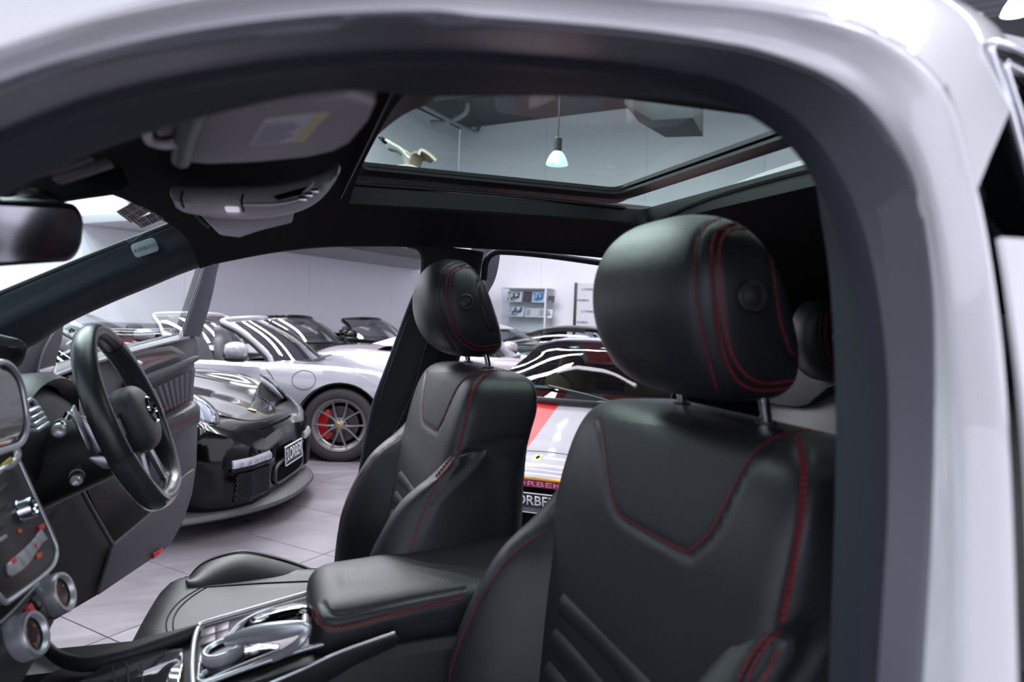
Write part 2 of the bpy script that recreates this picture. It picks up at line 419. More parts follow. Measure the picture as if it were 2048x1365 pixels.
tube('sprinkler_pipe', [P(935, 190, D=18.5), P(932, 225, D=18.5), P(895, 243, D=19), P(860, 246, D=19)], .07, m_pipe, cl, 8, n=14)
# duct hanging by the right wall
dk = thing('ventilation_duct', 'grey sheet metal duct hanging below the ceiling by the right wall', 'duct', tuple(P(1320, 215, D=13)))
dpts = [P(1250, 170, D=14.2), P(1248, 208, D=14.2), P(1305, 241, D=14.0), P(1386, 236, D=13), P(1386, 170, D=13)]
prism('duct_body', dpts, V((.9, 1.0, 0)), m_conc, dk, .01)
tube('hanger_rod', [dpts[3]+V((.1, .2, 0)), dpts[3]+V((.1, .2, 1.0))], .012, m_trimblack, dk, 6)
# mezzanine shelf on the back wall with the show car on it
MZ = PP(760, 503, RM(0, CB-2.56), E2).z
m_shelf = mat('shelf_soffit', (170, 170, 178), .7)
struct(box('trim_1', RM(CA-6.6, CB-1.25, MZ+.07), 4.6, 1.25, .07, m_shelf, None, .01, (E1, E2, V((0, 0, 1)))))
struct(box('trim_2', RM(CA-6.6, CB-2.53, MZ+.07), 4.62, .03, .1, m_trimblack, None, .004, (E1, E2, V((0, 0, 1)))))
# pendant lamps
m_shade = mat('frosted_shade', (210, 232, 240), .35, emit=(205, 238, 246), es=.85)
def pendant(loc, label, sc=1.0, cord=None):
    t = thing('pendant_lamp', label, 'lamp', tuple(loc), group=None)
    prof = [(.035, .17), (.05, .165), (.085, .13), (.115, .08), (.135, .03), (.145, 0), (.15, -.01), (.143, -.012), (.13, .03), (.11, .078), (.08, .125), (.04, .16)]
    lathe('lamp_shade', [(r_*sc, h*sc) for r_, h in prof], loc, (0, 0, 1), m_shade, t, 32)
    lathe('lamp_housing', [(0, .16*sc), (.055*sc, .16*sc), (.055*sc, .33*sc), (.03*sc, .35*sc), (0, .352*sc)], loc, (0, 0, 1), m_trimblack, t, 24)
    m_bulb = bpy.data.materials.get('bulb') or mat('bulb', (255, 255, 255), .5, emit=(230, 250, 255), es=6)
    ell('bulb', V(loc)+V((0, 0, .07*sc)), XYZ, (.045*sc, .045*sc, .06*sc), m_bulb, t, 12, 8)
    tube('cord', [V(loc)+V((0, 0, .35*sc)), V((loc[0], loc[1], CH-.04))], .006*sc+.004, m_trimblack, t, 6)
pendant(P(1114, 328, D=9.0), 'lit glass pendant lamp seen through the sunroof', 1.0)
pendant(P(2034, 25, D=8), 'pendant lamp hanging over the white roof at the top right corner', 1.15)
# ceiling battens (they give the long streaks on the paint)
m_batten = mat('lit_tube', (255, 255, 255), .5, emit=(245, 248, 255), es=9)
k = 0
for a, b, lab in ((5.5, 3.2, 'fluorescent batten over the white roadster'), (3.2, 3.2, 'fluorescent batten over the black coupe nose'), (5.8, 0.6, 'fluorescent batten over the striped coupe'), (3.0, .4, 'fluorescent batten right above the open white car'), (7.4, 3.2, 'fluorescent batten nearest the back wall'), (.6, 2.6, 'fluorescent batten over the opened door'), (5.0, -2.2, 'fluorescent batten beyond the rear of the open white car'), (.2, -1.4, 'fluorescent batten behind the camera')):
    t = thing('ceiling_batten', lab, 'lamp', tuple(RM(a, b, 5.2)))
    box('tube_light', RM(a, b, 5.18), .05, 1.5, .03, m_batten, t, .01, (E1, E2, V((0, 0, 1))))
    box('batten_housing', RM(a, b, 5.24), .07, 1.55, .03, m_platewhite, t, .005, (E1, E2, V((0, 0, 1))))
    for s in (-1.2, 1.2): tube('hanger_rod', [RM(a, b+s, 5.26), RM(a, b+s, CH-.05)], .006, m_trimblack, t, 5)
# display cabinet against the right wall
CAB = V((0, 0, 0)); zc = V((0, 0, 1))
ea = -E1; eb = -E2   # ea = out of the wall into the room, eb = along the wall to the photo's right
cabD = .5
_fp = RM(CA-.08-cabD, 0)
_q = PP(1092, 577, _fp, E1); _l = PP(1004, 573, _fp, E1)
gA, gB = CA-.08-cabD, _q.dot(E2); cabW = (_l-_q).dot(E2); cabH = _q.z
ZS1, ZS2 = PP(1050, 605.5, _fp, E1).z, PP(1050, 635.5, _fp, E1).z
cab = thing('display_cabinet', 'glass display cabinet with white frame and books on its shelves by the right wall', 'cabinet', tuple(RM(gA+cabD/2, gB+cabW/2)))
m_wmetal = mat('white_metal', (214, 214, 222), .45)
m_backm = mat('cabinet_back', (222, 226, 228), .6)
def cabp(a, b, z): return RM(gA+a, gB+b, z)   # a depth to the wall, b to the photo's left
for a, b, r_ in ((0, 0, .022), (0, cabW, .012), (cabD, 0, .012), (cabD, cabW, .012)):
    box('post', cabp(a, b, cabH/2), r_, r_, cabH/2, m_wmetal, cab, .003, (E1, E2, zc))
box('top_frame', cabp(cabD/2, cabW/2, cabH), cabD/2+.02, cabW/2+.02, .012, m_wmetal, cab, .003, (E1, E2, zc))
box('base_plinth', cabp(cabD/2, cabW/2, .12), cabD/2, cabW/2, .12, m_wmetal, cab, .003, (E1, E2, zc))
box('back_panel', cabp(cabD-.02, cabW/2, cabH/2+.1), .006, cabW/2-.02, cabH/2-.12, m_backm, cab, .001, (E1, E2, zc))
for zz in (.62, ZS2-.42, ZS2, ZS1): box('shelf', cabp(cabD/2, cabW/2, zz), cabD/2-.01, cabW/2-.015, .005, m_caseglass, cab, .001, (E1, E2, zc))
box('glass_pane', cabp(0, cabW/2, cabH/2+.1), .003, cabW/2-.03, cabH/2-.14, m_caseglass, cab, 0, (E1, E2, zc))
box('glass_pane', cabp(cabD/2, 0, cabH/2+.1), cabD/2-.02, .003, cabH/2-.14, m_caseglass, cab, 0, (E1, E2, zc))
# books and prints standing on the shelves
def pic_mat(name, bg, fg, scale=8, thr=.5):
    m, nt, b = newmat(name); tc = nt.nodes.new('ShaderNodeTexCoord'); n = nt.nodes.new('ShaderNodeTexNoise'); n.inputs['Scale'].default_value = scale; n.inputs['Detail'].default_value = 5; nt.links.new(tc.outputs['Object'], n.inputs['Vector'])
    r_ = nt.nodes.new('ShaderNodeValToRGB'); r_.color_ramp.elements[0].position = thr-.04; r_.color_ramp.elements[0].color = rgb(*fg); r_.color_ramp.elements[1].position = thr+.04; r_.color_ramp.elements[1].color = rgb(*bg)
    nt.links.new(n.outputs['Fac'], r_.inputs[0]); nt.links.new(r_.outputs[0], b.inputs['Base Color']); b.inputs['Roughness'].default_value = .5; return m
def book(px0, px1, z, h, cols, label, lean=.18, cover=None, pic=None, rim=.0):
    # px0, px1: photo columns of its left and right edge; it stands on the shelf at height z
    def onpl(px):
        o = cabp(.12, 0, 1.5); return PP(px, 620, o, E1)
    l, r_ = onpl(px0), onpl(px1); c = (l+r_)/2; w = (l-r_).length/2
    up = (V((0, 0, 1))*math.cos(lean)+E1*math.sin(lean)); nn = (-E1*math.cos(lean)+V((0, 0, 1))*math.sin(lean))
    base = V((c.x, c.y, z+.008)); t = thing('book', label, 'book', tuple(base), group=None)
    box('cover', base+up*h/2, w, .008, h/2, cover, t, .001, (E2, nn, up), smooth=False)
    if pic: box('cover_picture', base+up*h*.52+nn*.009, w*(1-rim), .0012, h/2*(1-rim), pic, t, 0, (E2, nn, up), smooth=False)
mk = lambda n, c: mat(n, c, .5)
cw, cdk, cgr = mk('cover_white', (226, 228, 234)), mk('cover_dark', (62, 58, 66)), mk('cover_grey', (170, 166, 168))
book(1012, 1042, ZS1+.01, .30, None, 'white picture book with a black and white car, top shelf left end', cover=cw, pic=pic_mat('bw_picture', (220, 222, 226), (50, 60, 72), 12), rim=.14)
book(1046, 1061, ZS1+.01, .30, None, 'dark maroon book standing on the top shelf', cover=cdk, pic=mk('maroon', (88, 58, 72)), rim=.5)
book(1063, 1088, ZS1+.01, .29, None, 'book with a blue car picture on the top shelf', cover=cw, pic=pic_mat('blue_picture', (150, 190, 226), (34, 84, 150), 14), rim=.16)
book(1095, 1107, ZS1+.01, .19, None, 'small dark plaque at the right end of the top shelf', cover=cdk)
book(1015, 1047, ZS2+.01, .29, None, 'white magazine with a grey car picture, lower shelf left end', cover=cw, pic=pic_mat('grey_picture', (222, 224, 230), (70, 86, 112), 10), rim=.14)
book(1050, 1063, ZS2+.01, .25, None, 'grey framed card at the middle of the lower shelf', cover=cw, pic=cgr, rim=.3)
book(1063, 1076, ZS2+.01, .25, None, 'plain cream card on the lower shelf', cover=mk('cream', (214, 212, 208)))
book(1077, 1088, ZS2+.01, .25, None, 'grey printed card left of the white post, lower shelf', cover=cw, pic=cgr, rim=.25)
book(1092, 1104, ZS2+.01, .23, None, 'grey print in a white frame at the right end of the lower shelf', cover=cw, pic=pic_mat('pale_print', (200, 198, 202), (130, 126, 132), 16), rim=.3)
text('lettering', '911', PP(1101, 604, cabp(.1, 0, 1.5), E1)+V((0, 0, -.0)), eb, V((0, 0, 1)), .05, m_platewhite, None, .002)
bpy.data.objects['lettering'].parent = [o for o in bpy.data.objects if o.get('label', '').startswith('small dark plaque')][0]
_o = bpy.data.objects['lettering']; _o.data.transform(Matrix.Translation(-_o.parent.location))
# media wall (sign board) with repeated lettering
o_ = RM(CA-.35, 0, 0)
bl = PP(1150, 620, o_, E1); br = PP(1300, 620, o_, E1); wid = (br-bl).dot(eb)
top = PP(1158, 567, o_, E1).z
sb = thing('backdrop_board', 'white backdrop board printed with rows of black lettering, dark left edge', 'sign', (bl.x+eb.x*wid/2, bl.y+eb.y*wid/2, 0))
m_board = pic_mat('scribble_print', (206, 206, 214), (150, 150, 160), 60, .36)
base = V((bl.x, bl.y, 0))
box('board_panel', base+eb*(wid/2)+V((0, 0, top/2)), wid/2, .03, top/2, m_board, sb, .003, (eb, ea, zc), smooth=False)
box('edge_post', base+eb*.02+ea*.04+V((0, 0, top/2)), .035, .03, top/2+.01, m_trimblack, sb, .003, (eb, ea, zc))
for r_ in range(9):
    for c in range(3):
        zz = top-.17-r_*.30
        if zz < .3: continue
        text('lettering', 'LORBEK', base+ea*.032+eb*(.42+c*.7-(.22 if r_ % 2 else 0))+V((0, 0, zz)), eb, zc, .06, m_trimblack, sb, .002, 1.5, bold=.01)
# ================================================================ the open white car: body
suv = thing('car', 'open white car filling the frame, seen through its near front door opening', 'car', (.5, 1.11, 0))
# --- near door aperture, traced ring by ring
Cout = [(-90, 222, .36), (200, 120, .36), (500, 68, .36), (780, 48, .36), (1000, 52, .36), (1300, 80, .36), (1500, 110, .36), (1650, 170, .355), (1750, 270, .35), (1810, 400, .34), (1840, 600, .325), (1848, 900, .30), (1822, 1450, .27)]
A1 = [(-90, 175, 0.354), (200, 85, 0.354), (500, 30, 0.354), (780, 8, 0.354), (1000, 10, 0.354), (1300, 36, 0.354), (1530, 62, 0.354), (1705, 115, 0.3395), (1822, 220, 0.3248), (1880, 380, 0.31), (1915, 600, 0.295), (1935, 900, 0.27), (1945, 1450, 0.24)]
A2 = [(-90, 120, 0.35), (200, 30, 0.35), (500, -30, 0.35), (780, -50, 0.35), (1000, -50, 0.35), (1300, -10, 0.35), (1560, 18, 0.35), (1760, 75, 0.3375), (1890, 190, 0.332), (1945, 380, 0.315), (1985, 600, 0.295), (2010, 900, 0.265), (2030, 1450, 0.235)]
S1 = [(-90, 300, .40), (200, 190, .40), (500, 128, .40), (780, 103, .40), (1000, 110, .40), (1300, 138, .40), (1480, 182, .40), (1610, 262, .39), (1690, 380, .38), (1740, 530, .37), (1768, 700, .355), (1782, 900, .34), (1775, 1450, .31)]
I1 = [(-90, 440, .46), (200, 300, .46), (500, 212, .46), (700, 180, .46), (860, 193, .46), (1100, 192, .46), (1390, 203, .46), (1540, 248, .455), (1618, 330, .45), (1645, 450, .44), (1663, 600, .43), (1672, 900, .41), (1655, 1450, .38)]
def C3(c): return [P(x, y, Y=Y) for x, y, Y in c]
def K(c, k=8): return crk(C3(c), k)
def lerpc(a, b, t, dy=0): return [p.lerp(q, t)+V((0, dy, 0)) for p, q in zip(a, b)]
kC, kA1, kA2, kS, kI = K(Cout), K(A1), K(A2), K(S1), K(I1)
# painted flange: a soft step between the aperture edge and the outer skin
rows = [lerpc(kC, kA1, 0, .008), kC, lerpc(kC, kA1, .2, -.004), lerpc(kC, kA1, .6, .0), lerpc(kC, kA1, .9, .004), lerpc(kA1, kA2, .15, -.002), lerpc(kA1, kA2, .5, -.012), kA2]
def dens(rows, m): return loft_keep(rows, m)
def loft_keep(rows, m):
    n = len(rows[0]); cols = [cr([r_[j] for r_ in rows], m) for j in range(n)]
    return [[cols[j][i] for j in range(n)] for i in range(m)]
grid('door_frame', loft_keep(rows, 26), m_white, suv, thick=.004)
# rubber seal: two bulges
def bulge(a, b, ts, hs):
    out = []
    for t, h in zip(ts, hs):
        out.append([p.lerp(q, t)+V((0, -h, 0)) for p, q in zip(a, b)])
    return out
rows = bulge(kC, kS, (0, .05, .2, .42, .62, .80, .93, 1.0), (-.02, .004, .019, .027, .021, .009, -.004, -.02))
grid('door_seal', loft_keep(rows, 22), m_rubber, suv, thick=.003)
rows = bulge(kS, kI, (-.03, .05, .12, .2, .45, .75, .93, 1.0), (-.02, .006, .010, .006, .004, .0, -.001, .0))
rows.append([p+(p-CAM)*.10 for p in rows[-1]])
grid('inner_seal', loft_keep(rows, 22), m_rubber2, suv, thick=.003)
# roof rail over the near side: from the flange up to the roof silhouette and over
RS = [(-90, -160, .42), (200, -230, .42), (500, -260, .42), (780, -270, .42), (1000, -250, .42), (1300, -150, .43), (1560, -35, .45), (1760, 22, .46), (1900, 58, .48), (1960, 78, .50)]
kR = K(RS); nR = len(kR); kA2s = kA2[:nR]
top1 = [p.lerp(q, .5)+V((0, -.03, .012)) for p, q in zip(kA2s, kR)]
over = [p+V((0, .25, .045)) for p in kR]; over2 = [p+V((0, .0, 0))*0+V((0, .12, .03)) for p in kR]
grid('roof_rail', loft_keep([kA2s, top1, kR, over2], 14), m_white, suv, thick=.003)
# roof skin above the headliner, carries the glass; runs on over the rear
def roofz(x, y):
    t = abs(y-1.11)/.69; zc_ = 1.715-.022*max(0, .3-x)**2*8-.05*max(0, x-.9)**2
    return zc_-.10*t**3.2
GX0, GX1, GY0, GY1 = .13, .79, .60, 1.62
xs = [-.28+.04*i for i in range(62)]; ys = [.50+.0305*i for i in range(41)]
def inglass(x, y): return GX0 < x < 1.04 and GY0 < y < GY1
vs = [V((x, y, roofz(x, y))) for x in xs for y in ys]; fs = [q for q in gridf(len(xs), len(ys)) if not inglass(*(sum((vs[k] for k in q), V())/4)[:2])]
bm = bmesh.new(); bv = [bm.verts.new(v) for v in vs]; [bm.faces.new([bv[k] for k in q]) for q in fs]
bmesh.ops.delete(bm, geom=[v for v in bm.verts if not v.link_faces], context='VERTS'); bmesh.ops.recalc_face_normals(bm, faces=bm.faces); solid(bm, .012)
bmo('roof_panel', bm, m_white, suv)
rows = [[V((x, y, roofz(x, y)-.004)) for y in [.57+.03*i for i in range(37)]] for x in [.08+.03*i for i in range(34)]]
grid('roof_glass', rows, m_green_glass, suv)
# --- headliner
EZ = [(-.46, 1.33), (-.3, 1.40), (-.155, 1.462), (-.02, 1.497), (.073, 1.515), (.2, 1.525), (.31, 1.533), (.6, 1.54), (.9, 1.535), (1.2, 1.52), (1.6, 1.46), (2.1, 1.36)]
def interp(t, x):
    if x <= t[0][0]: return t[0][1]
    for a, b in zip(t, t[1:]):
        if x <= b[0]: return a[1]+(b[1]-a[1])*(x-a[0])/(b[0]-a[0])
    return t[-1][1]
def headz(x, y):
    t = min(1, abs(y-1.11)/.66); e = interp(EZ, x)
    c = interp([(-.46, 1.40), (-.2, 1.53), (0, 1.59), (.1, 1.62), (.8, 1.635), (1.3, 1.61), (2.1, 1.46)], x)
    return e+(c-e)*(1-t**2.6)
def ap_x0(y): return .125+.0*(y)+ .05*abs(y-1.11)**2*0 + (.0 if y < 1.3 else 0)
def in_ap(x, y): return ap_x0(y) < x < .80 and .66 < y < 1.53
# build from strips: front, rear, near, far of the aperture
def hl(x, y, dz=0): return V((x, y, headz(x, y)+dz))
def strip(x0, x1, y0, y1, nx, ny):
    return [[hl(x0+(x1-x0)*i/nx, y0+(y1-y0)*j/ny) for j in range(ny+1)] for i in range(nx+1)]
hp = [grid('q', [[hl(x_+(.12-x_)*i/12, y_) for y_ in [.455+1.31*j/40 for j in range(41)] for x_ in [-.245+.045*max(0, min(1, (y_-1.1)/.5))]] for i in range(13)], m_head), grid('q', strip(.12, .86, 1.54, 1.765, 22, 8), m_head), grid('q', strip(.12, .86, .455, .66, 22, 8), m_head), grid('q', strip(.86, 2.1, .455, 1.765, 30, 40), m_head)]
bm = bmesh.new()
for o in hp: bm.from_mesh(o.data); bpy.data.objects.remove(o)
bmesh.ops.remove_doubles(bm, verts=bm.verts, dist=1e-4); bm.normal_update()
for f in bm.faces:
    if f.normal.z > 0: f.normal_flip()
solid(bm, -.006)
me = bpy.data.meshes.new('headliner'); bm.to_mesh(me); bm.free(); me.shade_smooth(); me.set_sharp_from_angle(angle=R(50)); link('headliner', me, m_head, suv)
# sunroof surround: aperture wall up to the glass, a black frame under the glass and a rail groove
def ring(x0, x1, y0, y1, z=None, rad=.05, n=10, bow=0):
    o = rrect(V(((x0+x1)/2, (y0+y1)/2, 0)), V((1, 0, 0)), V((0, 1, 0)), (x1-x0)/2, (y1-y0)/2, rad, n)
    out = []
    for p in o:
        x = p.x
        if bow and p.x < (x0+x1)/2: x = p.x+bow*(abs(p.y-(y0+y1)/2)/((y1-y0)/2))**2
        out.append(V((x, p.y, roofz(p.x, p.y)+z) if z is not None else (x, p.y, headz(p.x, p.y))))
    return out
m_frame = mat('sunroof_frame', (30, 31, 36), .45)
r0 = ring(.10, .865, .64, 1.56, None, .03); r1 = ring(.09, .865, .63, 1.56, -.05, .03); r2 = ring(.09, .85, .63, 1.57, -.03, .05)
grid('aperture_trim', [r0, r1], m_frame, suv, cu=True, thick=.002)
def band(name, a, b, m, th=.008):
    t = [p+V((0, 0, th)) for p in a]; t2 = [p+V((0, 0, th)) for p in b]
    return grid(name, [a, b, t2, t, a], m, suv, cu=True)
band('sunroof_frame', ring(.07, .805, .60, 1.60, -.028, .04), ring(.135, .765, .66, 1.525, -.022, .03), m_frame)
band('sunroof_seal', ring(.12, .79, .645, 1.54, -.038, .03), ring(.142, .768, .668, 1.517, -.034, .03), m_frame, .006)
prism('header_bow', cr([P(x, y, Z=1.632) for x, y in ((600, 330), (640, 354), (684, 352), (722, 308), (765, 264), (812, 229), (868, 203), (880, 150), (700, 150))], 60, True), V((0, 0, .014)), m_frame, suv, .003)
tube('guide_rail', cr([V((.12, 1.553, roofz(.12, 1.55)-.052)), V((.45, 1.553, roofz(.45, 1.55)-.05)), V((.80, 1.553, roofz(.8, 1.55)-.052))], 12), .004, m_plastic, suv, 6)
# rear cross beam under the slit and the closed rear blind
box('rear_blind', V((1.50, 1.11, 1.655)), .42, .50, .003, m_head, suv, .001)
# --- near side closing pieces: upper side behind the B pillar, rear quarter, tail: dark cloth inside, white outside
def wallpiece(name, pts_rows, m, th=.01, tw=None): return grid(name, pts_rows, m, suv, thick=th, toward=tw or V((.9, 1.11, 1.2)))
bx = lambda z: interp([(.4, .30), (1.0, .33), (1.3, .40), (1.5, .45)], z)
rows = [[V((x, interp([(.3, .18), (1.05, .22), (1.35, .34), (1.54, .455)], z)+.03*max(0, x-1.2), z if x < 1.3 or z < 1.3 else z-(x-1.3)*.16)) for x in [.50, .8, 1.1, 1.4, 1.7, 2.0, 2.2]] for z in (.3, .7, 1.05, 1.2, 1.35, 1.45, 1.53)]
wallpiece('side_lining', rows, m_head)
rows = [[V((x, 2.22-interp([(.3, .18), (1.05, .22), (1.35, .34), (1.54, .455)], z)-.03*max(0, x-1.2), z if x < 1.3 or z < 1.3 else z-(x-1.3)*.16)) for x in [1.22, 1.4, 1.7, 2.0, 2.2]] for z in (.3, .7, 1.05, 1.2, 1.35, 1.45, 1.53)]
wallpiece('side_lining', rows, m_head)
box('tailgate_lining', V((2.2, 1.11, .95)), .02, .85, .55, m_head, suv, .01)
box('floor_pan', V((.75, 1.11, .33)), 1.5, .80, .03, m_head, suv, .01)
box('sill', V((.35, 1.92, .40)), 1.0, .07, .07, m_plastic, suv, .02)
box('sill', V((.35, .24, .40)), 1.0, .07, .07, m_white, suv, .02)
box('firewall', V((-.72, 1.11, .75)), .03, .80, .40, m_head, suv, .02)
# outer skin of the near rear door, its window trim and the gap to the pillar
G1 = [(1893, 195, .322), (1925, 280, .315), (1960, 400, .305), (1985, 560, .295), (2005, 760, .28), (2022, 1000, .26), (2036, 1450, .23)]
G2 = [(1925, 150, .32), (1950, 260, .31), (1985, 400, .30), (2015, 560, .29), (2042, 760, .275), (2062, 1000, .255), (2080, 1450, .225)]
gk1, gk2 = K(G1), K(G2)
grid('door_gap', loft_keep([[p+V((0, .004, 0)) for p in gk1], [p+V((0, .010, 0)) for p in lerpc(gk1, gk2, .35)], [p+V((0, .008, 0)) for p in lerpc(gk1, gk2, .8)]], 5), mat('gap_shadow_grey', (180, 180, 184), .8), suv, thick=.002)
rd = [[p+V((0, -.004, 0)) for p in lerpc(gk1, gk2, .62)], [p+V((.02, -.008, 0)) for p in gk2], [p+V((.5, -.02, 0)) for p in gk2]]
grid('rear_door_skin', loft_keep([r_[20:] for r_ in rd], 8), m_white, suv, thick=.004)
T1 = [(2140, 148), (2048, 118), (1975, 90), (1945, 92), (1950, 135), (1980, 220), (2015, 350), (2048, 480), (2110, 760)]
T2 = [(2140, 196), (2060, 158), (1992, 128), (1975, 125), (1988, 170), (2010, 235), (2042, 340), (2072, 470), (2130, 760)]
T3 = [(2140, 240), (2075, 205), (2020, 170), (2010, 165), (2018, 205), (2036, 260), (2066, 350), (2096, 480), (2150, 760)]
k1, k2, k3 = [crk(PY(c, y), 6) for c, y in ((T1, .36), (T2, .355), (T3, .36))]
kk = lambda d, a: [p+V((0, d, 0)) for p in a]
grid('window_trim', loft_keep([kk(.02, k1), kk(-.004, k1), kk(-.008, lerpc(k1, k2, .5)), kk(.004, k2), kk(-.004, lerpc(k2, k3, .3)), kk(.0, k3), kk(.03, k3)], 20), m_gloss, suv, thick=.002)
tube('chrome_strip', kk(-.010, lerpc(k1, k2, .3)), .0028, m_chrome, suv, 8)
tube('chrome_strip', kk(-.008, lerpc(k2, k3, .35)), .0028, m_chrome, suv, 8)
gp = [p+V((0, .012, 0)) for p in k3]
grid('rear_door_glass', [gp, [V((p.x+.35, p.y+.01, p.z-.02)) for p in gp]], m_gloss, suv, thick=.003)
# --- far side: A pillar trim, roof edge and B pillar
AU = [(-60, 614, 1.72), (60, 566, 1.72), (180, 513, 1.72), (270, 475, 1.715), (330, 450, 1.71), (352, 438, 1.70), (420, 415, 1.66), (520, 400, 1.62)]
AL = [(-60, 748, 1.80), (60, 690, 1.80), (130, 645, 1.80), (220, 603, 1.795), (300, 570, 1.79), (370, 541, 1.785), (440, 519, 1.78), (540, 500, 1.775)]
AM = [(-60, 690, 1.725), (60, 628, 1.725), (150, 588, 1.725), (245, 545, 1.725), (325, 515, 1.72), (385, 488, 1.715), (450, 468, 1.70), (540, 455, 1.68)]
kU, kM, kL = crk(C3(AU), 6), crk(C3(AM), 6), crk(C3(AL), 6)
kU0 = [p+V((-.01, .03, .0)) for p in kU]; kL1 = [p+V((-.01, .06, -.004)) for p in kL]
grid('pillar_trim', loft_keep([kU0, kU, lerpc(kU, kM, .5), kM, lerpc(kM, kL, .6), kL, kL1], 22), m_pillar, suv, thick=.003, label='far windscreen pillar trim')
# airbag tag on the trim
pv = [P(266, 494, Y=1.705), P(314, 478, Y=1.705), P(316, 500, Y=1.705), P(270, 516, Y=1.705)]
c = sum(pv, V())/4+V((0, -.012, 0)); a = (pv[1]-pv[0]).normalized(); n = (CAM-c).normalized(); n = V((n.x*.2, -1, -.1)).normalized(); b = n.cross(a).normalized()
prism('airbag_tag', rrect(c, a, b, .026, .0155, .008, 5), n*-.006, mat('tag_grey', (172, 188, 190), .5), suv, .0015)
text('lettering', 'AIRBAG', c+n*.0012, a, b if b.z > 0 else -b, .008, mat('tag_letter', (112, 128, 132), .6), suv, .0006, 1.25)
# far roof edge trim over the door windows + bright-gap seals
FE = [(430, 521), (540, 500), (640, 489), (740, 487), (815, 489), (842, 500), (848, 530), (842, 570), (827, 600), (806, 655), (781, 725), (762, 775), (750, 810), (735, 880), (720, 960), (704, 1020), (690, 1100), (680, 1180)]
yFE = lambda z: interp([(.4, 1.92), (1.05, 1.90), (1.35, 1.84), (1.54, 1.775)], z)
def PF(x, y, off=0):
    Y = 1.8
    for _ in range(4): Y = yFE(P(x, y, Y=Y).z)+off
    return P(x, y, Y=Y)
kF = crk([PF(*q) for q in FE], 5)
tube('far_door_seal', [p+V((0, .0, 0)) for p in kF], .009, m_rubber2, suv, 8)
# B pillar (trimmed), and its belt
BL = [(838, 492), (846, 530), (836, 585), (800, 672), (758, 790), (742, 850), (724, 950), (706, 1020), (688, 1120), (672, 1210)]
BR = [(968, 505), (962, 540), (950, 600), (925, 700), (895, 800), (880, 850), (868, 950), (860, 1020), (850, 1120), (840, 1210)]
kb = crk([PF(*q, off=-.01) for q in BL], 5); kr = crk([PF(*q, off=-.01) for q in BR], 5)
mid = [p.lerp(q, .45)+V((0, -.035, 0)) for p, q in zip(kb, kr)]
grid('pillar_trim', loft_keep([[p+V((.01, .05, 0)) for p in kb], kb, [p+V((0, -.012, 0)) for p in lerpc(kb, kr, .12)], mid, [p+V((0, -.02, 0)) for p in lerpc(kb, kr, .85)], kr, [p+V((0, .05, 0)) for p in kr]], 22), mat('far_pillar_trim', (26, 29, 34), .7), suv, thick=.003, label='far centre pillar trim')
bl_ = [P(918, 560, Y=1.70), P(880, 650, Y=1.72), P(862, 705, Y=1.74), P(842, 780, Y=1.75), P(800, 870, Y=1.76)]
n_ = cr(bl_, 14); grid('seat_belt', [[p+V((-.02, 0, -.004)) for p in n_], [p+V((.022, 0, .004)) for p in n_]], mat('belt_webbing', (16, 16, 18), .7), suv, thick=.002)
# coat hook / grab handle base above the far rear door
gh = P(1225, 497, Y=1.72); ga = V((1, 0, -.02)).normalized(); gn = V((0, -.75, -.65)).normalized(); gb = gn.cross(ga)
prism('grab_handle', rrect(gh+gn*.004, ga, gb, .045, .013, .006, 4), gn*-.01, mat('handle_grey', (58, 58, 64), .5), suv, .002)
prism('handle_button', rrect(gh+gn*.007+ga*-.012, ga, gb, .012, .007, .003, 4), gn*-.003, m_plastic_dark, suv, .001)
# rear far window/door frame edge
RE = [(968, 560), (972, 525), (985, 508), (1010, 504), (1100, 512), (1225, 530), (1300, 545), (1420, 570)]
tube('far_door_seal', crk([PF(*q) for q in RE], 5), .009, m_rubber2, suv, 8)
# opened rear door frame corner beyond it
fr_ = [P(1000, 480, Y=2.05), P(999, 520, Y=2.05), P(990, 560, Y=2.05), P(975, 590, Y=2.05), P(960, 640, Y=2.05)]
fr2 = [P(940, 480, Y=2.1), P(945, 520, Y=2.1), P(945, 560, Y=2.1), P(940, 590, Y=2.1), P(930, 640, Y=2.1)]
grid('rear_door_frame', loft([fr_, [p.lerp(q, .5)+V((0, -.02, 0)) for p, q in zip(fr_, fr2)], fr2], 16, 8), m_rubber, suv, thick=.01)
